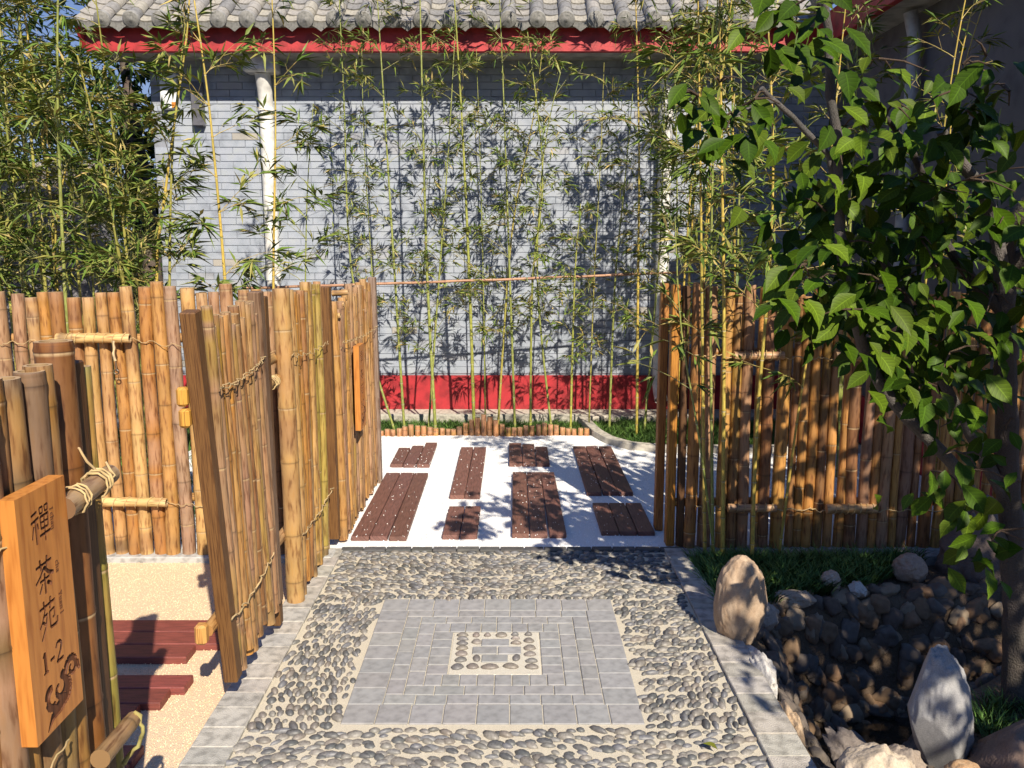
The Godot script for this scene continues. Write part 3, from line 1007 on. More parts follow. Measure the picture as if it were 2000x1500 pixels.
func build_right_building() -> void:
	rng.seed = 135
	var b := thing("side_house", "shaded dark grey side building with red fascia at the right edge", "building", Vector3.ZERO)
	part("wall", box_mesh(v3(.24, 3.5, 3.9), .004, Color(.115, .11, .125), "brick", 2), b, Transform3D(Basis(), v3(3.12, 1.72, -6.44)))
	part("plinth", box_mesh(v3(.05, .40, 3.86), .004, Color(.45, .035, .04), "paint", 2), b, Transform3D(Basis(), v3(2.995, .165, -6.43)))
	part("fascia", box_mesh(v3(.06, .26, 3.5), .004, Color(.40, .03, .035), "paint", 2), b, Transform3D(Basis(), v3(2.70, 3.45, -6.20)), "red painted eave board")
	part("soffit", box_mesh(v3(.46, .04, 3.48), .003, Color(.44, .42, .40), "paint", 2), b, Transform3D(Basis(), v3(2.92, 3.345, -6.20)))
	var slope := .58
	var deck := part("roof", box_mesh(v3(2.2, .05, 3.6), .004, Color(.30, .28, .26), "concrete", 2), b, Transform3D(Basis(Vector3.BACK, slope), v3(2.62 + 1.1 * cos(slope), 3.62 + 1.1 * sin(slope), -6.2)))
	var og := v3(2.60, 3.655, -6.2)
	var inv := deck.transform.affine_inverse()
	tile_field(deck, -1.7, 1.7, slope, inv * og, inv.basis * v3(0, 0, 1), inv.basis * v3(cos(slope), sin(slope), 0), 4, 60)
	var pm := MB.new()
	var w := Color(.40, .40, .41)
	tube(pm, PackedVector3Array([v3(2.93, .1, -6.55), v3(2.93, 3.1, -6.55), v3(2.88, 3.3, -6.55)]), PackedFloat32Array([.05, .05, .05]), PackedColorArray([w, w, w]), 14)
	part("downpipe", pm.mesh(M.plastic), b, Transform3D(), "grey downpipe on the shaded side wall")

func build_left_wall() -> void:
	rng.seed = 142
	var w := thing("garden_wall", "low grey garden wall with round tiled coping, half hidden by bamboo", "wall", v3(-4.75, 0, -7.6))
	part("body", box_mesh(v3(2.5, 2.08, .24), .01, Color(.27, .26, .28), "concrete", 0), w, Transform3D(Basis(), v3(0, 1.02, 0)))
	part("cornice", box_mesh(v3(2.5, .07, .34), .008, Color(.30, .29, .29), "concrete", 0), w, Transform3D(Basis(), v3(0, 2.08, 0)))
	var n := 13
	for k in n:
		var mb := MB.new()
		var c := jit(Color(.46, .41, .37), .12)
		tube(mb, PackedVector3Array([v3(0, .10, -.16), v3(0, .15, 0), v3(0, .09, .2)]), PackedFloat32Array([.085, .095, .095]), PackedColorArray([c, c, c]), 12, true, true)
		part("coping_tile", mb.mesh(M.tile), w, Transform3D(Basis(Vector3.UP, rr(-.05, .05)), v3(-1.2 + k * .195, 2.12 + rr(-.01, .01), 0)))
		var d := MB.new()
		tube(d, PackedVector3Array([v3(0, 0, .16), v3(0, 0, .19)]), PackedFloat32Array([.07, .06]), PackedColorArray([c, c]), 10, true, true)
		part("drip_tile", d.mesh(M.tile), w, Transform3D(Basis(), v3(-1.1 + k * .195, 2.13, 0)))
	var sh := thing("gap_backing", "dark plank shed added for a dark gap at the far left behind the bamboo", "backing", v3(-5.3, 0, -6.4))  # invented dark boards that stand in for a dark gap
	part("side", box_mesh(v3(1.6, 2.3, .1), .01, Color(.06, .05, .045), "wood", 1), sh, Transform3D(Basis(), v3(0, 1.15, 0)))
	part("top_board", box_mesh(v3(1.7, .12, .16), .01, Color(.09, .07, .06), "wood", 0), sh, Transform3D(Basis(), v3(0, 2.36, 0)))

# ------------------------------------------------------------------ fences
const TIMBER := Color(.155, .072, .020)
func tie(parent: Node3D, a: Vector3, b: Vector3, off: Vector3, wave: float, r := .0020, strands := 1) -> void:
	for s in strands:
		var p := []
		var n := int(a.distance_to(b) / .028)
		for k in n + 1:
			var t := float(k) / n
			p.append(a.lerp(b, t) + off + v3(0, wave * sin(k * 1.7 + s * 2.6) + s * .008 - .02 * sin(PI * t), 0) + off.normalized() * .006 * sin(k * 2.3 + s))
		rope(parent, "twine", p, r)
func tone_of(list: Array) -> Color:
	var c: Color = list[rng.randi() % list.size()]
	if rng.randf() < .16: c = mixc(c, Color(.29, .19, .135), .6)
	return jit(c, .16)
func build_fences() -> void:
	rng.seed = 149
	# back fence of the left yard
	var f := thing("bamboo_fence", "tall bamboo pole fence across the back of the sandy left yard", "fence", v3(0, 0, -4.37))
	var x := -3.4
	while x < -1.02:
		var r := rr(.030, .038)
		var sag := -.04 if x < -2.05 else 0.0
		pole(f, "pole", v3(x + rr(-.006, .006), .02, rr(-.006, .006)), v3(x + rr(-.02, .012), 1.43 + sag + rr(-.035, .03), rr(-.01, .01)), r, tone_of([TONES[0], TONES[1], TONES[1], TONES[2], TONES[3], TONES[4], TONES[5]]))
		x += r * 2 + rr(-.002, .006)
	for e in [[1.17, -2.30, -1.93], [.31, -2.25, -1.80]]:
		pole(f, "rail", v3(-3.4, e[0], -.058), v3(-1.02, e[0], -.058), .026, TONES[0], true, 8)
		var rl := pole(f, "rail", v3(e[1], e[0] + .005, .055), v3(e[2], e[0] + .005, .055), .026, Color(.58, .40, .17), true, 8)
		lash(f, "twine", v3(e[1] + .02, e[0] + .005, .055), v3(e[2] - .02, e[0] + .005, .055), .029, 7)
	tie(f, v3(-3.3, 1.15, 0), v3(-2.28, 1.17, 0), v3(0, 0, .042), .010)
	tie(f, v3(-1.95, 1.17, 0), v3(-1.08, 1.10, 0), v3(0, 0, .042), .010)
	tie(f, v3(-1.82, .31, 0), v3(-1.08, .29, 0), v3(0, 0, .042), .006)
	var cord := thing("key_cord", "twisted cord with a small black ring hanging on the back fence rail", "cord", v3(-2.0, 1.165, -4.285))
	rope(cord, "cord", [v3(0, 0, 0), v3(.004, -.03, .008), v3(-.004, -.06, .01), v3(.006, -.1, .01)], .006, Color(.62, .47, .26), .002)
	var tm := TorusMesh.new()
	tm.inner_radius = .008; tm.outer_radius = .014; tm.rings = 16; tm.ring_segments = 8
	tm.material = M.metal
	part("ring", tm, cord, Transform3D(Basis(Vector3.RIGHT, PI / 2), v3(.008, -.155, .012)))
	rope(cord, "string", [v3(.006, -.1, .01), v3(.008, -.142, .012)], .0015, Color(.2, .15, .1), .0005)
	# line of panels along the left of the path: first the gate leaf
	f = thing("bamboo_gate", "open bamboo gate leaf hung on a dark timber post beside the sandy yard", "gate", v3(-1.0, 0, -2.74))
	beam(f, "post", v3(-.0, .11, -.125), v3(-.012, 1.44, .045), .05, .06, TIMBER)
	beam(f, "post", v3(0, .15, -.70), v3(0, 1.465, -.615), .05, .055, TIMBER.lightened(.05))
	var z := -.085
	while z > -.58:
		var r := rr(.018, .025)
		pole(f, "pole", v3(rr(-.008, .008), .13 + rr(-.03, .05), z - .10 + rr(-.006, .006)), v3(rr(-.008, .008), 1.42 + rr(-.06, .03), z + .01 + rr(-.012, .012)), r, tone_of(TONES))
		z -= r * 1.62
	for y in [1.17, .34]: pole(f, "rail", v3(-.045, y, -.02), v3(-.045, y, -.66), .022, TONES[0], true, 8)
	tie(f, v3(.022, 1.17, -.06), v3(.022, 1.205, -.60), v3(.008, 0, 0), .005, .0022, 2)
	tie(f, v3(.022, .36, -.06), v3(.022, .40, -.60), v3(.008, 0, 0), .006, .003, 1)
	for k in 2:
		part("latch_block", box_mesh(v3(.035, .062, .035), .008, Color(.55, .29, .05), "wood"), f, Transform3D(Basis(), v3(-.055 + .004 * k, 1.165 - k * .07, .035)), "yellow wooden latch block")
	part("lower_block", box_mesh(v3(.04, .07, .04), .008, Color(.55, .29, .08), "wood"), f, Transform3D(Basis(), v3(-.055, .34, .0)))
	# fixed panel behind it
	f = thing("bamboo_fence", "fixed bamboo panel standing behind the open gate leaf, beside the path", "fence", v3(-1.0, 0, -3.40))
	beam(f, "post", v3(-.01, .04, -.06), v3(-.01, 1.44, -.05), .05, .05, TIMBER.darkened(.1))
	pole(f, "pole", v3(.0, -.02, -.36), v3(-.005, 1.455, -.35), .042, Color(.40, .24, .09))
	z = -.44
	while z > -1.06:
		var r := rr(.022, .030)
		pole(f, "pole", v3(rr(-.012, .012), rr(.0, .05), z), v3(rr(-.012, .012), 1.44 + rr(-.05, .03), z + rr(-.012, .012)), r, tone_of([TONES[0], TONES[1], TONES[5], TONES[7], Color(.30, .225, .05), TONES[3]]))
		z -= r * 1.75
	pole(f, "rail", v3(-.05, 1.15, -.20), v3(-.05, 1.13, -1.1), .024, TONES[5], true, 8)
	pole(f, "rail", v3(-.02, 1.065, -.12), v3(-.05, 1.06, -.6), .022, TONES[5], true, 8)
	pole(f, "rail", v3(-.05, .33, -.20), v3(-.05, .33, -1.1), .024, TONES[5], true, 8)
	tie(f, v3(.03, 1.165, -.30), v3(.03, 1.145, -1.05), v3(.01, 0, 0), .008)
	tie(f, v3(.03, .33, -.34), v3(.03, .36, -1.05), v3(.01, 0, 0), .006, .003, 1)
	lash(f, "twine", v3(-.02, 1.065, -.16), v3(-.02, 1.065, -.24), .027, 5)
	# far leaf with the small sign
	f = thing("bamboo_gate", "far bamboo gate leaf with a dark timber post, carrying the small sign", "gate", v3(-.975, 0, -4.52))
	beam(f, "post", v3(.0, .05, 0), v3(-.005, 1.425, .01), .055, .065, TIMBER)
	z = -.085
	while z > -1.27:
		var r := rr(.021, .030)
		pole(f, "pole", v3(.02 + rr(-.01, .01), rr(.0, .04), z), v3(.015 + rr(-.012, .012), 1.415 + rr(-.09, .02) - (.07 if z > -.4 else 0.0), z + rr(-.012, .012)), r, tone_of([TONES[0], TONES[2], TONES[3], TONES[4], TONES[7], Color(.36, .22, .13)]))
		z -= r * 1.72
	beam(f, "end_post", v3(.04, -.01, -1.30), v3(.035, 1.425, -1.28), .05, .06, TIMBER.lightened(.12))
	for y in [1.12, .35]: pole(f, "rail", v3(-.04, y, 0), v3(-.03, y, -1.3), .022, TONES[0], true, 8)
	tie(f, v3(.055, 1.125, -.06), v3(.06, 1.10, -1.22), v3(.01, 0, 0), .008)
	for k in 3: pole(f, "offcut", v3(-.04, 1.26 + k * .055, -.10 - k * .12), v3(.05, 1.265 + k * .055, -.10 - k * .12), .018, TONES[5], true, 8)
	# foreground panel
	f = thing("bamboo_fence", "nearest bamboo fence panel at the left edge, carrying the large sign", "fence", v3(-1.0, 0, -1.1))
	z = -.1
	while z > -.73:
		var r := rr(.028, .041)
		pole(f, "pole", v3(rr(-.014, .014), .0, z), v3(rr(-.014, .014), 1.405 + rr(-.045, .02), z + rr(-.01, .01)), r, tone_of([TONES[3], TONES[4], Color(.20, .12, .055), TONES[6], Color(.25, .135, .035), Color(.19, .12, .072)]), true, 14)
		z -= r * 1.75
	pole(f, "end_pole", v3(-.02, 0, -.80), v3(-.02, 1.435, -.80), .045, Color(.19, .078, .022), true, 16)
	beam(f, "post", v3(-.03, 0, -.875), v3(-.03, 1.38, -.875), .05, .045, TIMBER.darkened(.35))  # post and cane darkened in place of the shadow cast on them
	pole(f, "split_cane", v3(-.03, 0, -.925), v3(-.03, 1.36, -.925), .026, Color(.24, .20, .04), true, 12)
	var ra := pole(f, "rail", v3(.065, 1.105, -.62), v3(.06, 1.118, -.85), .025, Color(.30, .20, .115), true, 14)
	lash(f, "twine", v3(.065, 1.107, -.66), v3(.063, 1.11, -.69), .030, 2.5, .0026)
	lash(f, "twine", v3(.062, 1.112, -.76), v3(.06, 1.116, -.80), .031, 3, .0030)
	rope(f, "twine", [v3(.06, 1.14, -.78), v3(.02, 1.19, -.79), v3(-.03, 1.2, -.80)], .003)
	rope(f, "twine", [v3(.06, 1.09, -.77), v3(.085, 1.12, -.81), v3(.06, 1.15, -.83)], .003)
	pole(f, "rail", v3(.06, .49, -.69), v3(.052, .475, -.885), .023, Color(.27, .17, .08), true, 14)
	rope(f, "twine", [v3(.06, .50, -.88), v3(.075, .45, -.89), v3(.05, .39, -.9), v3(.01, .34, -.9)], .006, Color(.42, .36, .12))
	tie(f, v3(.04, 1.09, -.2), v3(.04, 1.1, -.58), v3(.01, 0, 0), .008)
	tie(f, v3(.04, .60, -.3), v3(.04, .60, -.60), v3(.01, 0, 0), .006)
	# right fence
	f = thing("bamboo_fence", "dark brown bamboo pole fence across the right, dappled by the tree", "fence", v3(.86, 0, -4.5))
	beam(f, "post", v3(.012, .0, -.06), v3(.008, 1.435, -.06), .045, .07, Color(.44, .19, .025))
	beam(f, "post", v3(-.005, .0, -.32), v3(-.005, 1.43, -.32), .045, .07, Color(.42, .18, .04))
	beam(f, "post", v3(.062, .0, -.02), v3(.055, 1.43, -.02), .035, .06, TIMBER.darkened(.35))
	x = .11
	while x < 2.35:
		var r := rr(.022, .037)
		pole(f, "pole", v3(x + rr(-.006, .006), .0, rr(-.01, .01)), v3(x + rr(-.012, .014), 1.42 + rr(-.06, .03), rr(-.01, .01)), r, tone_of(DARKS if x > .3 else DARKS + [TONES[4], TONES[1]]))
		x += r * 2 + (rr(.006, .018) if rng.randf() < .36 else -.001)
	for y in [1.07, .245]:
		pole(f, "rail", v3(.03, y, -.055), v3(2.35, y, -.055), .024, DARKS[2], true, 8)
		pole(f, "rail", v3(.30, y, .058), v3(.56, y, .058), .024, Color(.50, .30, .16), true, 8)
		pole(f, "rail", v3(.83, y - .005, .058), v3(1.10, y - .005, .058), .026, Color(.52, .33, .17), true, 8)
		lash(f, "twine", v3(.32, y, .058), v3(.54, y, .058), .027, 6)
		lash(f, "twine", v3(.85, y - .005, .058), v3(1.08, y - .005, .058), .029, 7)
		tie(f, v3(.10, y, 0), v3(2.3, y, 0), v3(0, 0, .04), .007, .003, 1)
	# long thin rail behind the court
	var rl := thing("bamboo_rail", "long thin bamboo rail tied across the wall bamboos", "rail", v3(-2.3, 1.27, -7.36))
	pole(rl, "cane", v3(0, 0, 0), v3(4.6, .165, -.22), .012, Color(.46, .26, .16), true, 8)

# ------------------------------------------------------------------ carved signs
func stroke_list() -> Array:   # each stroke: a polyline of (u, v, width) on the unit board, u across, v down, in centimetres of an 18 x 50 board
	var out := []
	var glyph := func(cx: float, cy: float, s: float, lines: Array) -> void:
		for l in lines:
			var q := []
			for p in l[1]: q.append(Vector3(cx + (p[0] - .5) * s, cy - (p[1] - .5) * s * 1.08, l[0]))
			out.append(q)
	var grass := [[.5, [[.08, .80], [.93, .84]]], [.55, [[.31, .98], [.35, .68]]], [.55, [[.70, 1.0], [.63, .68]]]]
	glyph.call(8.0, 7.4, 6.6, [
		[.5, [[.04, .86], [.34, .92]]], [.5, [[.0, .66], [.42, .74]]], [.55, [[.23, .70], [.24, .02]]], [.45, [[.14, .55], [.02, .22]]], [.45, [[.33, .58], [.37, .42]]],
		[.38, [[.48, .98], [.50, .80]]], [.38, [[.48, .98], [.66, .99]]], [.38, [[.66, .99], [.64, .81]]], [.38, [[.50, .81], [.64, .81]]],
		[.38, [[.76, .99], [.78, .82]]], [.38, [[.76, .99], [.94, 1.0]]], [.38, [[.94, 1.0], [.92, .83]]], [.38, [[.78, .82], [.92, .83]]],
		[.48, [[.50, .72], [.52, .36]]], [.48, [[.50, .72], [.93, .74]]], [.48, [[.93, .74], [.90, .38]]], [.36, [[.53, .55], [.90, .56]]], [.42, [[.53, .38], [.90, .38]]], [.48, [[.71, .72], [.71, .0]]], [.5, [[.42, .20], [1.02, .23]]]])
	glyph.call(7.7, 17.6, 6.6, grass + [[.5, [[.50, .72], [.30, .52], [.02, .36]]], [.7, [[.50, .72], [.72, .52], [.99, .42]]], [.45, [[.24, .36], [.76, .39]]], [.55, [[.5, .54], [.5, -.04]]], [.45, [[.36, .27], [.18, .05]]], [.7, [[.62, .26], [.84, .13]]]])
	glyph.call(7.7, 26.2, 6.6, grass + [[.5, [[.33, .66], [.20, .44], [.04, .28]]], [.45, [[.24, .54], [.47, .58]]], [.5, [[.47, .58], [.36, .26], [.08, -.08]]], [.5, [[.22, .40], [.34, .30]]], [.45, [[.58, .58], [.86, .62]]], [.45, [[.86, .62], [.84, .36]]], [.4, [[.84, .36], [.74, .37]]], [.5, [[.59, .58], [.60, .12]]], [.6, [[.60, .12], [.98, .12]]], [.55, [[.98, .12], [1.0, .30]]]])
	# 1-2
	out.append_array([[v3(5.2, 33.0, .75), v3(5.25, 37.2, .8)], [v3(4.5, 33.8, .3), v3(5.2, 33.0, .5)], [v3(4.4, 37.2, .4), v3(6.1, 37.2, .4)], [v3(7.1, 35.5, .55), v3(8.6, 35.4, .55)]])
	out.append_array([[v3(9.4, 33.9, .5), v3(10.0, 33.0, .55), v3(11.0, 33.0, .6), v3(11.5, 33.8, .7), v3(11.0, 35.0, .6), v3(9.4, 37.0, .5)], [v3(9.4, 37.0, .6), v3(11.9, 36.9, .6)]])
	# cloud scroll
	var scroll := func(cx: float, cy: float, r0: float, r1: float, a0: float, a1: float, w0: float, w1: float, sq := 1.0) -> void:
		var q := []
		var n := 12
		for k in n + 1:
			var t := float(k) / n
			var a := lerpf(a0, a1, t)
			var r := lerpf(r0, r1, t)
			q.append(v3(cx + cos(a) * r, cy + sin(a) * r * sq, lerpf(w0, w1, t)))
		out.append(q)
	scroll.call(14.6, 40.6, 2.5, .6, -2.8, 4.4, 1.5, .5)
	out.append_array([[v3(16.9, 40.4, 1.0), v3(17.2, 42.0, .9), v3(17.8, 42.2, .4)], [v3(12.6, 39.4, 1.1), v3(11.6, 41.2, 1.3), v3(10.4, 40.4, 1.1)]])
	scroll.call(9.4, 42.6, 2.9, .7, -1.2, 4.6, 1.5, .6)
	scroll.call(6.9, 43.7, 2.6, 1.0, -1.7, -5.2, 1.3, .8)
	scroll.call(6.2, 42.2, 1.9, 1.4, -3.4, -1.2, .9, .6)
	scroll.call(10.7, 44.3, 2.4, 1.5, -1.0, 2.2, 2.4, 1.6)
	out.append_array([[v3(11.4, 45.4, 2.2), v3(9.6, 46.2, 2.5), v3(8.0, 46.5, 2.3), v3(6.4, 47.0, 1.7), v3(5.0, 48.3, .8), v3(4.0, 49.3, .3)], [v3(7.4, 45.6, 1.2), v3(5.2, 45.2, .9), v3(4.2, 43.8, .6)]])
	return out
func sign_board(label: String, where: Vector3) -> void:
	var s := thing("wooden_sign", label, "sign", where)
	s.rotation = Vector3(0, PI / 2, 0)
	var W := .18
	var H := .50
	var D := .032
	var root := CSGBox3D.new()
	root.name = "board"
	root.size = Vector3(W, H, D)
	root.material = M.sign_wood
	for q in stroke_list():
		for k in q.size() - 1:
			var a := Vector2(q[k].x * .01 - W * .5, H * .5 - q[k].y * .01)
			var b := Vector2(q[k + 1].x * .01 - W * .5, H * .5 - q[k + 1].y * .01)
			var wa: float = q[k].z * .0062
			var wb: float = q[k + 1].z * .0062
			var d := (b - a).normalized()
			var nn := Vector2(-d.y, d.x)
			var p := CSGPolygon3D.new()
			p.polygon = PackedVector2Array([a - d * wa * .4, a + nn * wa, b + nn * wb, b + d * wb * .4, b - nn * wb, a - nn * wa])
			p.depth = .02
			p.position = Vector3(0, 0, D * .5 + .02 - .0045)
			p.position.z = D * .5 + .0155
			p.operation = CSGShape3D.OPERATION_SUBTRACTION
			p.material = M.sign_cut
			root.add_child(p)
	s.add_child(root)
	await get_tree().process_frame
	await get_tree().process_frame
	var mesh: Mesh = root.bake_static_mesh()
	s.remove_child(root)
	root.free()
	part("board", mesh, s)
	# small letters turned on their side, running down
	var word := func(text: String, y: float, x: float) -> void:
		var t := TextMesh.new()
		var fnt := SystemFont.new()
		fnt.font_names = PackedStringArray(["Droid Serif"])
		t.font = fnt
		t.text = text
		t.font_size = 16
		t.pixel_size = .00098
		t.depth = .001
		t.horizontal_alignment = HORIZONTAL_ALIGNMENT_LEFT
		t.material = M.sign_cut
		part("lettering", t, s, Transform3D(Basis(Vector3.BACK, -PI / 2), v3(x, y, D * .5 + .0002)))
	word.call("I chan", .20, .030)
	word.call("cha", .088, .034)
	word.call("Yuan l", .020, .036)
func build_signs() -> void:
	rng.seed = 156
	mat("sign_wood", noise_tex(.02, [0.0, Color(.80, .74, .70), .5, g(.94), 1.0, g(1)], 41, 3), .42, Vector3(5, .5, 5), true)
	M.sign_wood.vertex_color_use_as_albedo = false
	M.sign_wood.albedo_color = Color(.56, .225, .050).linear_to_srgb()
	mat("sign_cut", M.board.albedo_texture, .7, Vector3(9, .8, 9), true)
	M.sign_cut.vertex_color_use_as_albedo = false
	M.sign_cut.albedo_color = Color(.13, .045, .015).linear_to_srgb()
	await sign_board("large orange wooden sign carved with three characters and 1-2, in the left foreground", v3(-.943, .927, -1.63))
	await sign_board("small orange wooden sign hung on the far bamboo gate leaf", v3(-.905, .81, -5.03))

# ------------------------------------------------------------------ planks in the gravel
func pad(label: String, x0: float, x1: float, z0: float, z1: float, n: int, steps: Array, along_z := true, red := false) -> void:
	var p := thing("plank_pad", label, "plank pad", v3((x0 + x1) * .5, 0, (z0 + z1) * .5), "dark plank pads set in gravel" if not red else "dark red plank pads in the sand yard")
	var w := ((x1 - x0) if along_z else (z1 - z0)) / n
	for k in n:
		var col := jit(Color(.185, .085, .066), .14) if not red else jit(Color(.24, .060, .045), .14)
		var gap := rr(.004, .008)
		var st: float = steps[k] if k < steps.size() else 0.0
		var l := (z1 - z0) if along_z else (x1 - x0)
		var e := rr(-.004, .004)
		if along_z:
			part("plank", box_mesh(v3(w - gap, .045, l + st), .003, col, "plank", 2), p, Transform3D(Basis(Vector3.UP, rr(-.006, .006)), v3((k + .5) * w - (x1 - x0) * .5, .0, -st * .5 + e)))
		else:
			part("plank", box_mesh(v3(l + st, .045, w - gap), .003, col, "plank", 0), p, Transform3D(Basis(Vector3.UP, rr(-.006, .006)), v3(st * .5 + e, -.004, (k + .5) * w - (z1 - z0) * .5)))
func build_planks() -> void:
	rng.seed = 163
	pad("short dark plank pad with stepped far ends, far left in the gravel", -.915, -.615, -6.74, -6.215, 3, [0, .08, .19])
	pad("long two-plank pad, second from left in the far row", -.412, -.208, -6.77, -5.42, 2, [])
	pad("short three-plank pad with stepped far ends, third in the far row", -.025, .287, -6.78, -6.24, 3, [.13, .09, 0])
	pad("long three-plank pad partly shaded, far right in the gravel", .493, .806, -6.80, -5.49, 3, [])
	pad("long three-plank pad with white gravel in its gaps, near left", -.907, -.594, -5.98, -4.62, 3, [])
	pad("short two-plank pad, second from left in the near row", -.397, -.194, -5.187, -4.645, 2, [])
	pad("long three-plank pad with a leaf shadow, third in the near row", .0, .310, -6.0, -4.665, 3, [])
	pad("short three-plank pad beside the right fence post, near right", .51, .821, -5.257, -4.708, 3, [])
	pad("wide red plank pad by the open gate leaf in the sand yard", -2.1, -1.26, -3.55, -3.20, 3, [.0, .05, -.04], false, true)
	pad("second red plank pad behind the large sign in the sand yard", -2.0, -1.25, -3.065, -2.75, 3, [.03, -.02, -.08], false, true)
	pad("nearest red plank pad at the foot of the left fence panel", -2.0, -1.21, -2.60, -2.30, 3, [], false, true)
func build_log_edging() -> void:
	rng.seed = 170
	var e := thing("bamboo_edging", "row of short upright bamboo stubs edging the middle grass bed, humped in the middle", "edging", v3(0, 0, -7.30))
	var h := [.02, .025, .04, .046, .055, .065, .08, .08, .065, .06, .05, .046, .04, .037, .055, .09, .12, .148, .166, .158, .125, .085, .066, .055, .06, .07, .078, .085, .09, .077, .068, .055, .048, .04, .042, .05]
	var k := 0
	for t in h:
		var x := -1.19 + k * .0525
		pole(e, "stub", v3(x, -.06, .02 * sin(k * .35)), v3(x + rr(-.003, .003), t + rr(-.006, .006) + .012, .02 * sin(k * .35)), .0255, jit(Color(.50, .25, .12), .18), true, 9)
		k += 1

# ------------------------------------------------------------------ rocks
func build_rocks() -> void:
	rng.seed = 177
	var tan1 := Color(.40, .27, .17)
	var tan2 := Color(.52, .39, .27)
	var put := func(label: String, where: Vector3, size: Vector3, sd: int, amp: float, c1: Color, c2: Color, fac: float, eu := Vector3.ZERO, shape = null, lv := 4) -> void:
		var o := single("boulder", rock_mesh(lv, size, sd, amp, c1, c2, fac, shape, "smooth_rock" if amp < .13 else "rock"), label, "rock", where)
		o.rotation = eu
	put.call("upright rounded tan boulder beside the right kerb of the path", v3(.965, .145, -3.44), v3(.215, .41, .21), 8, .08, tan1, tan2, .0, v3(0, .3, -.04), null, 5)
	put.call("pale grey pointed standing stone at the lower right", v3(1.395, .12, -2.60), v3(.215, .48, .20), 12, .12, Color(.29, .285, .285), Color(.40, .39, .38), .26, v3(0, .2, .12),
		func(p: Vector3) -> Vector3:
			var k := lerpf(1.04, .96, smoothstep(-.2, 1.0, p.y)) * lerpf(.82, 1.0, smoothstep(-1.0, -.2, p.y))
			return v3(p.x * k + .05 * p.y, p.y, p.z * k), 5)
	put.call("small round orange-brown stone at the foot of the pointed stone", v3(1.375, .045, -2.38), v3(.12, .105, .11), 21, .12, Color(.46, .27, .13), Color(.52, .35, .2), .02)
	put.call("pale tan boulder at the bottom edge of the picture", v3(1.09, .03, -2.32), v3(.26, .30, .24), 25, .25, Color(.50, .40, .28), Color(.60, .50, .38), .06)
	put.call("large brown boulder in the bottom right corner", v3(1.66, .0, -2.42), v3(.44, .36, .42), 31, .2, Color(.19, .125, .09), Color(.26, .18, .135), .08)
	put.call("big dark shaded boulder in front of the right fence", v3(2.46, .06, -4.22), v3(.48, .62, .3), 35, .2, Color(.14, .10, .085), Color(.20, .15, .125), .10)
	put.call("rounded brown stone on top of the far stream bank", v3(2.02, .02, -4.14), v3(.17, .15, .15), 39, .2, Color(.36, .25, .18), Color(.44, .33, .25), .04)
	put.call("sunlit tan stone at the edge of the grass strip", v3(1.56, .015, -3.99), v3(.10, .11, .09), 43, .2, Color(.50, .36, .26), Color(.58, .46, .36), .06)
	put.call("small broken whitish stone beside the sunlit tan stone", v3(1.67, .0, -3.93), v3(.09, .07, .09), 46, .3, Color(.5, .47, .43), Color(.6, .57, .52), .2)
	put.call("long slanting grey slab leaning down into the stream pit", v3(1.27, -.22, -2.66), v3(.20, .18, .56), 49, .25, Color(.17, .14, .12), Color(.24, .20, .17), .15, v3(.5, .55, 0))
	put.call("pale rubble block under the kerb next to the tan boulder", v3(.985, -.05, -3.18), v3(.12, .16, .36), 53, .3, Color(.52, .50, .47), Color(.62, .59, .55), .15)
	put.call("orange sandstone block in the near left side of the pit", v3(1.0, -.11, -2.86), v3(.12, .20, .34), 57, .3, Color(.50, .33, .18), Color(.58, .44, .30), .15)
	put.call("tan rubble stone low in the left side of the pit", v3(1.03, -.20, -2.55), v3(.14, .26, .36), 61, .3, Color(.46, .34, .22), Color(.54, .44, .32), .15)
	put.call("purplish wet stone lying at the bottom of the pit", v3(1.16, -.34, -2.52), v3(.13, .10, .11), 65, .2, Color(.26, .19, .18), Color(.34, .26, .25), .06)
	put.call("grey broken stone behind the small orange-brown stone", v3(1.52, .0, -2.44), v3(.22, .10, .2), 69, .3, Color(.36, .34, .33), Color(.44, .42, .40), .2)
	put.call("brown mossy stone between the pointed stone and the pit", v3(1.24, -.02, -2.52), v3(.15, .16, .18), 73, .3, Color(.28, .22, .17), Color(.38, .31, .25), .15)
	put.call("flat brown stone on the near rim of the grass strip", v3(1.33, -.01, -3.83), v3(.22, .08, .12), 77, .3, Color(.38, .29, .21), Color(.46, .37, .28), .12)
	put.call("round grey-brown stone next to the foot of the tan boulder", v3(1.12, -.02, -3.66), v3(.16, .15, .14), 81, .25, Color(.36, .30, .25), Color(.46, .40, .34), .1)
	var ml := MB.new()
	tree_leaf(ml, Transform3D(Basis.from_euler(v3(-1.4, .9, .0)), Vector3.ZERO), .06, .03, Color(.22, .22, .05), 7)
	single("fallen_leaf", ml.mesh(M.leaf), "small green-yellow leaf lying on the pebbles near the right kerb", "leaf", v3(.63, .022, -2.60))
	# dry yellow leaf on the stream bed
	var mb := MB.new()
	tree_leaf(mb, Transform3D(Basis.from_euler(v3(.5, .8, .2)), Vector3.ZERO), .15, .09, Color(.52, .26, .04), 5)
	single("fallen_leaf", mb.mesh(M.leaf), "yellow dry leaf lying in the dark stream pit", "leaf", v3(1.36, -.47, -3.22))

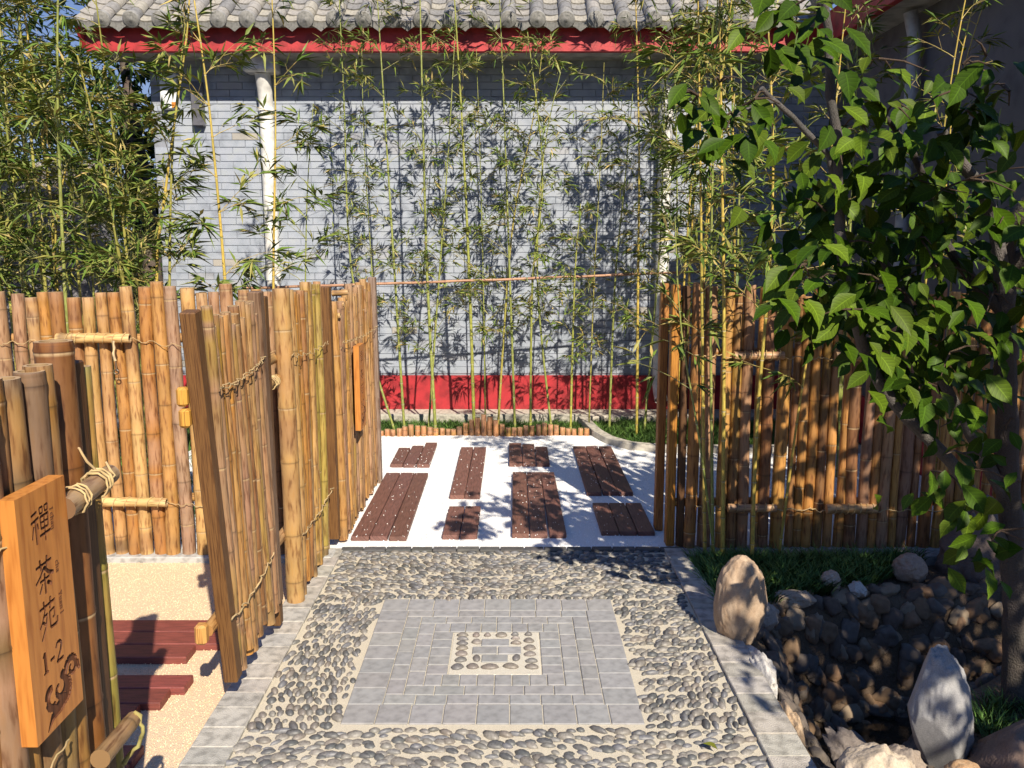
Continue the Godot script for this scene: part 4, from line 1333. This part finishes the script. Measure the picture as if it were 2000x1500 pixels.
# ------------------------------------------------------------------ living bamboo groups
func build_bamboos() -> void:
	rng.seed = 184
	var green := Color(.30, .33, .09)
	var yellow := Color(.58, .42, .09)
	# along the grey wall: [base px, py, depth], then pixels up the culm
	var wall := [
		["slim green bamboo by the far sign, first of the wall row", [[772, 824, -7.55], [690, 552, -7.6], [672, 200, -7.6], [660, -60, -7.6]], .012, green],
		["green bamboo second in the row along the wall", [[790, 826, -7.5], [772, 556, -7.55], [749, 187, -7.6], [732, -80, -7.6]], .0135, green],
		["thin green bamboo leaning right, third in the wall row", [[836, 826, -7.6], [857, 552, -7.6], [876, 291, -7.62], [889, 60, -7.65]], .011, green],
		["straight stout green bamboo, fourth in the wall row", [[851, 830, -7.45], [835, 556, -7.5], [827, 280, -7.5], [818, -100, -7.5]], .016, green],
		["stout yellow-green bamboo leaning left, fifth in the wall row", [[926, 818, -7.7], [917, 552, -7.65], [903, 250, -7.65], [884, -60, -7.6]], .017, Color(.36, .37, .08)],
		["bent yellow bamboo leaning right across its neighbours", [[972, 816, -7.7], [999, 463, -7.7], [1040, 239, -7.7], [1062, 80, -7.7]], .012, Color(.46, .38, .09)],
		["green bamboo just right of the edging hump", [[1006, 820, -7.65], [996, 552, -7.65], [984, 200, -7.65], [974, -40, -7.65]], .0125, green],
		["green bamboo with ragged dry leaves near the wall middle", [[1036, 832, -7.5], [1040, 552, -7.5], [1060, 336, -7.5], [1030, 60, -7.55]], .0125, Color(.33, .35, .08)],
		["dense-leaved green bamboo right of the wall middle", [[1078, 824, -7.6], [1050, 556, -7.6], [1062, 300, -7.6], [1100, 120, -7.6]], .0115, green],
		["short snapped green bamboo with a broken top", [[1114, 836, -7.4], [1122, 556, -7.45], [1134, 396, -7.45]], .0125, Color(.38, .38, .08)],
		["green bamboo left of the tall yellow one", [[1190, 824, -7.6], [1201, 556, -7.6], [1220, 358, -7.6], [1236, 180, -7.6]], .0125, green],
		["tall bright yellow bamboo near the right downpipe", [[1244, 842, -7.3], [1246, 556, -7.3], [1248, 280, -7.3], [1240, -60, -7.3]], .0145, yellow],
		["very thin bamboo between the first and second culms of the wall row", [[742, 822, -7.7], [728, 556, -7.7], [712, 300, -7.7], [706, 80, -7.7]], .008, green],
		["very thin bamboo behind the stout fifth culm of the wall row", [[948, 816, -7.85], [944, 556, -7.85], [938, 320, -7.85], [930, 90, -7.85]], .008, green],
		["very thin yellowish bamboo right of the snapped culm", [[1150, 826, -7.6], [1160, 556, -7.6], [1172, 330, -7.6], [1180, 120, -7.6]], .008, Color(.40, .36, .09)],
		["green bamboo right beside the right downpipe", [[1258, 826, -7.5], [1283, 556, -7.5], [1292, 420, -7.5], [1300, 100, -7.5]], .0125, green],
	]
	for w in wall:
		var p := []
		for q in w[1]: p.append(at(q[0], q[1], q[2]))
		p[0].y = -.05
		bamboo("bamboo", w[0], "bamboos along the grey wall", p, w[2], w[3], rr(.5, 1.0), rr(1.1, 1.55), .105, .9, .10)
	# in front of the right fence
	var front := [
		["tall yellow bamboo before the right fence, nearest the gate posts", [[1378, 1076, -4.38], [1372, 700, -4.36], [1368, 330, -4.35], [1362, -80, -4.3]], .011, yellow],
		["green bamboo just right of the first yellow one at the fence", [[1394, 1078, -4.36], [1388, 640, -4.36], [1392, 330, -4.36], [1404, -80, -4.36]], .010, green],
		["thick golden bamboo rising before the right fence", [[1412, 1082, -4.33], [1414, 640, -4.33], [1410, 330, -4.33], [1404, -100, -4.33]], .0125, yellow],
		["golden bamboo with a kink before the right fence", [[1469, 1090, -4.30], [1478, 830, -4.3], [1500, 560, -4.3], [1510, 300, -4.3], [1494, -80, -4.3]], .012, yellow],
		["leaning yellow bamboo at the right fence, furthest right", [[1520, 1076, -4.36], [1560, 800, -4.33], [1600, 560, -4.3], [1640, 300, -4.2]], .009, yellow],
		["thin green bamboo arching left across the gate posts", [[1400, 1080, -4.32], [1366, 860, -4.25], [1330, 640, -4.2], [1318, 420, -4.2]], .0075, green],
	]
	for w in front:
		var p := []
		for q in w[1]: p.append(at(q[0], q[1], q[2]))
		p[0].y = -.05
		bamboo("bamboo", w[0], "bamboos in front of the right fence", p, w[2], w[3], rr(1.15, 1.5) if w[2] > .009 else .9, rr(1.4, 1.8) if w[2] > .009 else .7, .125, .85, .05)
	# behind the right fence, in the corner bed
	for k in 11:
		var bx := rr(1.3, 2.45)
		var bz := rr(-7.7, -5.4)
		var lean := v3(rr(-.35, .15), 0, rr(-.1, .2))
		var h := rr(3.2, 4.4) - (.9 if bx > 2.0 else 0.0)
		var b := v3(bx, -.05, bz)
		var gold := rng.randf() < .4
		bamboo("bamboo", "%s leafy bamboo behind the right fence, %s, %s" % ["yellow" if gold else "green", "close to the fence" if bz > -6.2 else ("in mid bed" if bz > -7.0 else "against the wall"), "left of the corner" if bx < 1.7 else ("in the corner" if bx < 2.1 else "beside the side house")], "bamboos in the corner behind the right fence", [b, b + v3(lean.x * .3, h * .4, lean.z * .3), b + v3(lean.x * .7, h * .75, lean.z), b + v3(lean.x * 1.3, h, lean.z * 1.5)], rr(.010, .015), yellow if gold else green, rr(.6, 1.2), 1.35, .115, 1.0, .06)
	# sparse tips before the dark side wall
	for k in 3:
		var b := v3(2.35 + k * .2, -.05, -4.9 - k * .25)
		bamboo("bamboo", ["thin bamboo with bare twigs before the dark side wall", "bare-topped bamboo beside the dark side wall", "sparse yellow bamboo at the right edge"][k], "", [b, b + v3(.0, 1.5, 0), b + v3(.03 - k * .05, 2.6, .05), b + v3(.1, 3.4, .1)], .009, yellow, 1.5, .8, .10, .8, .05)
	# left: before the wall corner and the downpipe
	var left := [
		["yellow bamboo leaning right at the left corner of the wall", [[306, 700, -5.2], [306, 556, -5.2], [321, 392, -5.2], [343, 224, -5.2], [366, 60, -5.2], [372, -60, -5.2]], .014, yellow, 1.2],
		["tall golden bamboo leaning left before the left downpipe", [[452, 700, -5.3], [440, 556, -5.3], [414, 261, -5.3], [396, 112, -5.3], [370, -60, -5.3]], .014, yellow, 1.25],
		["straight golden bamboo right in front of the left downpipe", [[530, 720, -6.2], [534, 556, -6.2], [538, 224, -6.2], [529, -60, -6.2]], .013, yellow, .8],
		["small leafy bamboo low beside the left downpipe", [[590, 800, -6.6], [596, 600, -6.6], [600, 380, -6.6], [612, 200, -6.6]], .009, green, 1.0],
	]
	for w in left:
		var p := []
		for q in w[1]: p.append(at(q[0], q[1], q[2]))
		p[0].y = -.05
		bamboo("bamboo", w[0], "bamboos before the left end of the wall", p, w[2], w[3], rr(1.2, 1.5), w[4], .15, .9, .04)
	# dense grove at the far left
	var spec := [["yellow leaning culm at the front of the left grove", [[115, 700, -5.3], [108, 523, -5.3], [97, 373, -5.3], [60, 112, -5.3], [36, -60, -5.3]], .016, yellow], ["golden bent culm crossing the left grove", [[100, 720, -5.2], [108, 500, -5.2], [127, 336, -5.2], [157, 224, -5.2], [194, 180, -5.2]], .010, yellow]]
	for w in spec:
		var p := []
		for q in w[1]: p.append(at(q[0], q[1], q[2]))
		p[0].y = -.05
		bamboo("bamboo", w[0], "", p, w[2], w[3], 1.2, 1.2, .13, .9, .05)
	for k in 52:
		var bz := rr(-7.2, -4.75)
		var t := rng.randf()
		var bx := -bz * lerpf(-.63, -.42, t) + rr(-.12, .12)
		var b := v3(bx, -.05, bz)
		var h := rr(2.9, 4.6)
		var lean := v3(rr(-.25, .25), 0, rr(-.1, .25))
		var sx := 1000.0 + FPX * bx / -bz
		var low := 1.0 if sx > 20.0 and sx < 260.0 else 0.0
		if sx > 165.0: h *= .66
		if low > 0.0 and bz > -6.6 and rng.randf() < .6: continue
		var thick := rr(.010, .017)
		var gold := rr(0, .5)
		var lab := "%s %s bamboo in the %s of the left grove, %s" % ["stout" if thick > .0135 else "slender", "yellowish" if gold > .25 else "green", "front" if bz > -5.6 else ("middle" if bz > -6.4 else "back"), "at its left edge" if sx < 60.0 else ("near the wall corner" if sx > 200.0 else "behind the yard fence")]
		bamboo("bamboo", lab, "bamboos of the left grove", [b, b + v3(lean.x * .2, h * .4, lean.z * .2), b + v3(lean.x * .6, h * .75, lean.z * .7), b + v3(lean.x * 1.2, h, lean.z * 1.4)], thick, mixc(green, yellow, gold), rr(.9, 1.4) + low * rr(.0, .9), 1.75, .12, 1.0, .07)

# ------------------------------------------------------------------ foreground tree
func tree_leaf(mb: MB, xf: Transform3D, l: float, w: float, col: Color, seg := 5) -> void:
	# ovate leaf along -y of xf, folded along the midrib, with a drawn-out tip
	var f := mb.v.size()
	var prof := [0.0, .34, .66, .88, .99, 1.0, .90, .70, .42, .16, 0.0]
	var curl := rr(.02, .26)
	var arch := rr(.06, .24)
	var deep := rr(.12, .5)
	var twist := rr(-.35, .35)
	for k in seg + 1:
		var t := float(k) / seg
		var q := t * 10.0
		var hw := w * .5 * lerpf(prof[int(q)], prof[mini(int(q) + 1, 10)], q - int(q))
		var mid := v3(0, -l * (t - .10 * t * t), arch * l * sin(t * 2.3) - curl * l * t * t)
		var fold := hw * deep
		var wv := .10 * hw * sin(t * 23.0)
		for s in [-1.0, 0.0, 1.0]:
			var p := mid + v3(s * hw * cos(twist * t), 0, (fold + wv) * absf(s) + s * hw * sin(twist * t))
			mb.add(xf * p, (xf.basis * v3(-s * .35, -.25 * cos(t * 2.6) * .4, 1)).normalized(), col if s != 0 else col, Vector2(s * .5 + .5, t))
	for k in seg:
		var a := f + k * 3
		mb.quad(a, a + 1, a + 4, a + 3)
		mb.quad(a + 1, a + 2, a + 5, a + 4)
func limb(o: Node3D, called: String, pts: Array, r0: float, r1: float, col: Color) -> void:
	var cv := Curve3D.new()
	for k in pts.size():
		var tn: Vector3 = (pts[mini(k + 1, pts.size() - 1)] - pts[maxi(k - 1, 0)]) * .2
		cv.add_point(pts[k], -tn, tn)
	var L := cv.get_baked_length()
	var n := maxi(4, int(L / .035))
	var p := PackedVector3Array()
	var r := PackedFloat32Array()
	var c := PackedColorArray()
	for k in n + 1:
		var t := float(k) / n
		p.append(cv.sample_baked(L * t) + v3(rr(-1, 1), 0, rr(-1, 1)) * .002)
		var ringed := 1.0 + (.10 if rng.randf() < .14 else 0.0)
		r.append(lerpf(r0, r1, t) * ringed * rr(.96, 1.04))
		c.append(jit(col, .18))
	var mb := MB.new()
	tube(mb, p, r, c, 10, false, true, Vector2.ZERO, .05)
	part(called, mb.mesh(M.bark), o)

func build_tree() -> void:
	rng.seed = 191
	var root := v3(1.86, -.03, -2.92)
	var o := thing("broadleaf_tree", "dark broad-leaved tree with several grey stems at the right foreground", "tree", root)
	var bark := Color(.075, .060, .050)
	var P := func(px: float, py: float, z: float) -> Vector3: return at(px, py, z) - root
	limb(o, "trunk", [v3(0, -.1, 0), P.call(1982, 1180, -2.95), P.call(1968, 900, -2.95), P.call(1962, 600, -2.9), P.call(1966, 430, -2.9)], .046, .030, bark)
	limb(o, "limb", [P.call(1975, 700, -2.92), P.call(1938, 420, -2.85), P.call(1882, 325, -2.75), P.call(1838, 254, -2.7)], .028, .016, bark.lightened(.06))
	limb(o, "limb", [P.call(1978, 1000, -2.95), P.call(1886, 828, -2.95), P.call(1840, 740, -2.95), P.call(1800, 656, -2.92), P.call(1756, 560, -2.9), P.call(1700, 470, -2.85)], .024, .013, bark.lightened(.03))
	limb(o, "limb", [P.call(1968, 1080, -2.95), P.call(1860, 905, -2.9), P.call(1806, 848, -2.88), P.call(1722, 756, -2.84), P.call(1668, 620, -2.8), P.call(1640, 450, -2.75), P.call(1636, 262, -2.7), P.call(1622, 190, -2.7), P.call(1618, 60, -2.68), P.call(1600, -60, -2.65)], .026, .011, bark.lightened(.05))
	limb(o, "limb", [P.call(1660, 560, -2.8), P.call(1616, 300, -2.72), P.call(1548, 228, -2.65), P.call(1486, 172, -2.6)], .012, .007, bark.lightened(.08))
	limb(o, "limb", [P.call(1512, 196, -2.62), P.call(1470, 208, -2.58), P.call(1430, 228, -2.55)], .008, .005, bark.lightened(.1))
	limb(o, "limb", [P.call(1968, 620, -2.9), P.call(1910, 560, -2.9), P.call(1856, 492, -2.9), P.call(1818, 380, -2.9), P.call(1780, 290, -2.85), P.call(1730, 230, -2.8)], .020, .008, bark)
	limb(o, "limb", [P.call(1966, 440, -2.9), v3(.25, 2.4, .5), v3(.6, 2.9, 1.4), v3(.75, 3.2, 2.2)], .034, .012, bark)
	limb(o, "limb", [P.call(1966, 520, -2.9), v3(.5, 2.1, .3), v3(1.1, 2.5, .7), v3(1.6, 2.8, 1.0)], .030, .012, bark)
	# leaf shapes shared by the single leaves
	var shades := [Color(.062, .116, .012), Color(.084, .150, .015), Color(.046, .088, .010), Color(.130, .195, .022), Color(.105, .150, .020)]
	var lm := []
	for k in 16:
		var mb := MB.new()
		tree_leaf(mb, Transform3D(), 1.0, rr(.38, .48), jit(shades[k % 5], .1), 10)
		lm.append(mb.mesh(M.leaf))
	# clusters: pixel, depth, spread, how many
	var cl := [[1405, 205, -2.5, .10, 12], [1470, 240, -2.5, .09, 12], [1350, 225, -2.5, .07, 7], [1440, 265, -2.48, .07, 8], [1510, 40, -2.6, .11, 12], [1580, 60, -2.6, .12, 16], [1700, 180, -2.7, .13, 16], [1740, 260, -2.7, .12, 14], [1690, 270, -2.7, .10, 10], [1780, 330, -2.8, .14, 16], [1640, 340, -2.7, .12, 12], [1720, 420, -2.8, .18, 20], [1800, 440, -2.8, .16, 16], [1600, 470, -2.75, .13, 14], [1660, 540, -2.7, .15, 18], [1600, 600, -2.7, .12, 14], [1560, 560, -2.7, .10, 8], [1720, 620, -2.75, .16, 18], [1660, 660, -2.7, .13, 14], [1780, 540, -2.8, .18, 16], [1760, 700, -2.8, .12, 10], [1880, 180, -2.5, .10, 10], [1930, 150, -2.5, .09, 9], [1960, 240, -2.5, .12, 12], [1900, 270, -2.5, .10, 8], [1900, 430, -2.7, .18, 12], [1970, 480, -2.7, .15, 10], [1850, 600, -2.8, .2, 14], [1940, 640, -2.8, .16, 10], [1870, 860, -2.7, .10, 9], [1840, 970, -2.6, .10, 10], [1890, 930, -2.6, .10, 8], [1930, 1080, -2.5, .12, 12], [1980, 1000, -2.5, .12, 10], [1960, 860, -2.7, .08, 6], [1740, 730, -2.72, .10, 10], [1800, 790, -2.75, .09, 8], [1860, 740, -2.7, .12, 10], [1850, 230, -2.6, .11, 9]]
	var leaves := []
	var twigs := MB.new()
	for c in cl:
		var cc: Vector3 = P.call(c[0], c[1], c[2])
		var hub := cc + v3(rr(-.02, .02), c[3] * .7, rr(-.05, .05))
		for s in 3:
			var a: Vector3 = v3(rr(-1, 1), rr(-.6, .3), rr(-1, 1)) * c[3]
			var bc := Color(.16, .10, .06)
			tube(twigs, PackedVector3Array([hub, hub + a * .5 + v3(0, .01, 0), hub + a]), PackedFloat32Array([.004, .003, .0015]), PackedColorArray([bc, bc, bc]), 5)
		for k in c[4]:
			var off: Vector3 = Vector3(rng.randfn(0, .6), rng.randfn(0, .5), rng.randfn(0, .6)) * c[3]
			leaves.append(cc + off)
	part("twigs", twigs.mesh(M.bark), o, Transform3D(), "", "stuff")
	var made := 0
	var rest := MB.new()
	var pose := func(p: Vector3, s: float) -> Transform3D:
		var out := v3(rr(-1, 1), 0, rr(-.6, 1)).normalized()
		var down := (Vector3.DOWN * rr(.45, 1.5) + out).normalized()
		var fz := (v3(rr(-.5, .7), rr(.3, 1), rr(.2, 1.0))).normalized()
		fz = (fz - down * fz.dot(down)).normalized()
		var b := Basis(down.cross(fz) * -1.0, -down, fz)
		b.x = b.y.cross(b.z)
		return Transform3D(b.scaled_local(Vector3.ONE * s), p)
	for p in leaves:
		var s := rr(.065, .14)
		if made < 300 and rng.randf() < .76:
			part("leaf", lm[rng.randi() % 16], o, pose.call(p, s))
			made += 1
		else:
			tree_leaf(rest, pose.call(p, s), 1.0, .46, jit(shades[rng.randi() % 5], .12), 8)
	# dim inner leaves and the crown above and behind the frame, which throws the dappled shade
	var n := 0
	var tries := 0
	while n < 5000 and tries < 120000:
		tries += 1
		var d := Vector3(rng.randfn(0, .5), rng.randfn(0, .5), rng.randfn(0, .5))
		if d.length() > 1.15: continue
		var w := v3(2.75, 2.65, -1.55) + d * v3(1.35, 1.0, 1.9)
		if not crown_ok(w): continue
		tree_leaf(rest, pose.call(w - root, rr(.09, .14)), 1.0, .5, jit(shades[rng.randi() % 5], .12), 2)
		n += 1
	n = 0
	tries = 0
	while n < 520 and tries < 40000:
		tries += 1
		var px := rr(1490, 2010)
		var py := rr(20, 780)
		if px < 1570 and rng.randf() < .75: continue
		if py < 330 and rng.randf() < (.72 if px < 1760 else .88): continue
		if px > 1880 and rng.randf() < .3: continue
		if px > 1630 and py < 150: continue
		if py > 1000 - (2000 - px) * .9 and px < 1800: continue
		var w := at(px, py, rr(-3.4, -2.7))
		tree_leaf(rest, pose.call(w - root, rr(.08, .13)), 1.0, .46, jit(shades[rng.randi() % 5], .12), 7)
		n += 1
	part("foliage", rest.mesh(M.leaf), o, Transform3D(), "", "stuff")
func crown_ok(w: Vector3) -> bool:
	# keep the crown out of the open sky over the path: no leaf whose shade would fall on the sunlit middle of the court
	if w.y < 1.2: return false
	var dz := -w.z
	if dz > .2 and w.x / dz < .66 and (w.y - EYE) / dz < .36: return false
	var gx := w.x - .62 / 1.43 * w.y
	var gz := w.z - 1.70 / 1.43 * w.y
	if gz > -4.45:
		if gx < .84: return false
		if gx < 1.05 and rng.randf() < .6: return false
	elif gz > -6.9:
		var lim := .62
		if gz > -5.15 and gz < -4.6: lim = .05
		if gx < lim: return false
		if gx < lim + .3 and rng.randf() < .55: return false
	if gz < -8.356:
		var tw := (w.z + 8.356) / 1.70
		if w.x - .62 * tw < 1.4: return false
	# a gap that lets the sun on to the fence
	var t := (w.z + 4.46) / 1.70
	var fx := w.x - .62 * t
	var fy := w.y - 1.43 * t
	if ((fx > 1.2 and fx < 1.98 and fy > .25 and fy < .95) or (fx > .78 and fx < 1.2 and fy > .2 and fy < 1.45)) and rng.randf() < .9: return false
	return true

func build_background_trees() -> void:
	rng.seed = 198
	var spots := [[-6.6, -10.0, 5.2, "tall dark green tree rising behind the left grove"], [-4.6, -10.6, 4.2, "lower dark tree behind the tiled garden wall"], [-8.6, -8.6, 5.0, "dark tree at the far left edge behind the grove"], [-4.25, -10.0, 4.6, "small dark tree close behind the left end of the tea house"]]
	for s in spots:
		var o := thing("broadleaf_tree", s[3], "tree", v3(s[0], -.04, s[1]), "trees behind the left grove")
		limb(o, "trunk", [v3(0, 0, 0), v3(.1, s[2] * .35, 0), v3(-.05, s[2] * .8, .05)], .14, .05, Color(.12, .09, .07))
		var lv := MB.new()
		for c in 26:
			var cc := v3(rng.randfn(0, .75), s[2] * rr(.25, 1.05), rng.randfn(0, .6))
			for k in 110:
				var p := cc + Vector3(rng.randfn(0, 1), rng.randfn(0, .8), rng.randfn(0, 1)) * .30
				var dn := v3(rr(-1, 1), rr(-1, .4), rr(-1, 1)).normalized()
				blade(lv, p, dn, rr(.09, .16), rr(.05, .08), v3(rr(-.6, .6), 1, rr(-.3, 1)).normalized(), jit(Color(.045, .085, .02), .3))
		part("crown", lv.mesh(M.leaf), o, Transform3D(), "", "stuff")

# ------------------------------------------------------------------ grass
func build_grass() -> void:
	rng.seed = 205
	var tuft := MB.new()
	for k in 14:
		var a := rr(0, TAU)
		var p := v3(cos(a), 0, sin(a)) * rr(0, .022)
		var d := v3(cos(a) * rr(.1, .7), 1, sin(a) * rr(.1, .7)).normalized()
		var h := rr(.05, .11)
		var s := d.cross(v3(rr(-1, 1), 0, rr(-1, 1))).normalized() * .0018
		var col := jit(Color.WHITE, .2)
		var nn := v3(rr(-.4, .4), .8, rr(.1, .7)).normalized()
		var f := tuft.add(p - s, nn, col)
		tuft.add(p + s, nn, col)
		tuft.add(p + d * h * .6 + s, nn, col); tuft.add(p + d * h * .6 - s, nn, col)
		tuft.add(p + d * h + v3(d.x, -.2, d.z) * h * .35, nn, col)
		tuft.quad(f, f + 1, f + 2, f + 3); tuft.tri(f + 3, f + 2, f + 4)
	var tm := tuft.mesh(M.grass)
	var beds := [
		[[Vector2(-1.25, -7.36), Vector2(.66, -7.36), Vector2(.62, -7.9), Vector2(-1.25, -7.9)], 1500, "short green grass in the bed behind the bamboo edging", .75],
		[[Vector2(.72, -7.9), Vector2(.76, -7.3), Vector2(.98, -6.86), Vector2(1.3, -6.77), Vector2(2.7, -6.77), Vector2(2.7, -7.9)], 2300, "green grass in the curved bed at the right of the gravel", .95],
		[[Vector2(.96, -4.36), Vector2(2.2, -4.38), Vector2(1.75, -4.02), Vector2(1.3, -3.86), Vector2(1.06, -3.66), Vector2(.99, -3.75)], 1400, "tufted grass strip in front of the right fence", 1.1],
		[[Vector2(1.6, -2.75), Vector2(1.75, -2.95), Vector2(2.4, -3.2), Vector2(2.6, -2.6), Vector2(1.8, -2.5)], 450, "shaded grass around the foot of the broad-leaved tree", .9],
		[[Vector2(-4.4, -4.55), Vector2(-1.1, -4.55), Vector2(-1.2, -7.8), Vector2(-4.8, -7.4)], 1500, "rough grass under the left bamboo grove", 1.2]]
	for b in beds:
		var pl := PackedVector2Array(b[0])
		var lo := Vector2(1e9, 1e9)
		var hi := -lo
		for q in b[0]:
			lo = lo.min(q); hi = hi.max(q)
		var xfs := []
		var cc := []
		while xfs.size() < b[1]:
			var q := Vector2(rr(lo.x, hi.x), rr(lo.y, hi.y))
			if not Geometry2D.is_point_in_polygon(q, pl): continue
			var s: float = b[3] * rr(.6, 1.2)
			xfs.append(Transform3D(Basis(Vector3.UP, rr(0, 6)).scaled_local(v3(s, s, s)), v3(q.x, -.035, q.y)))
			cc.append(jit([Color(.09, .19, .03), Color(.12, .22, .04), Color(.07, .14, .025)][rng.randi() % 3], .2))
		var o := copies(numbered("grass"), tm, xfs, cc, self)
		tag(o, b[2], "grass", "", "stuff")
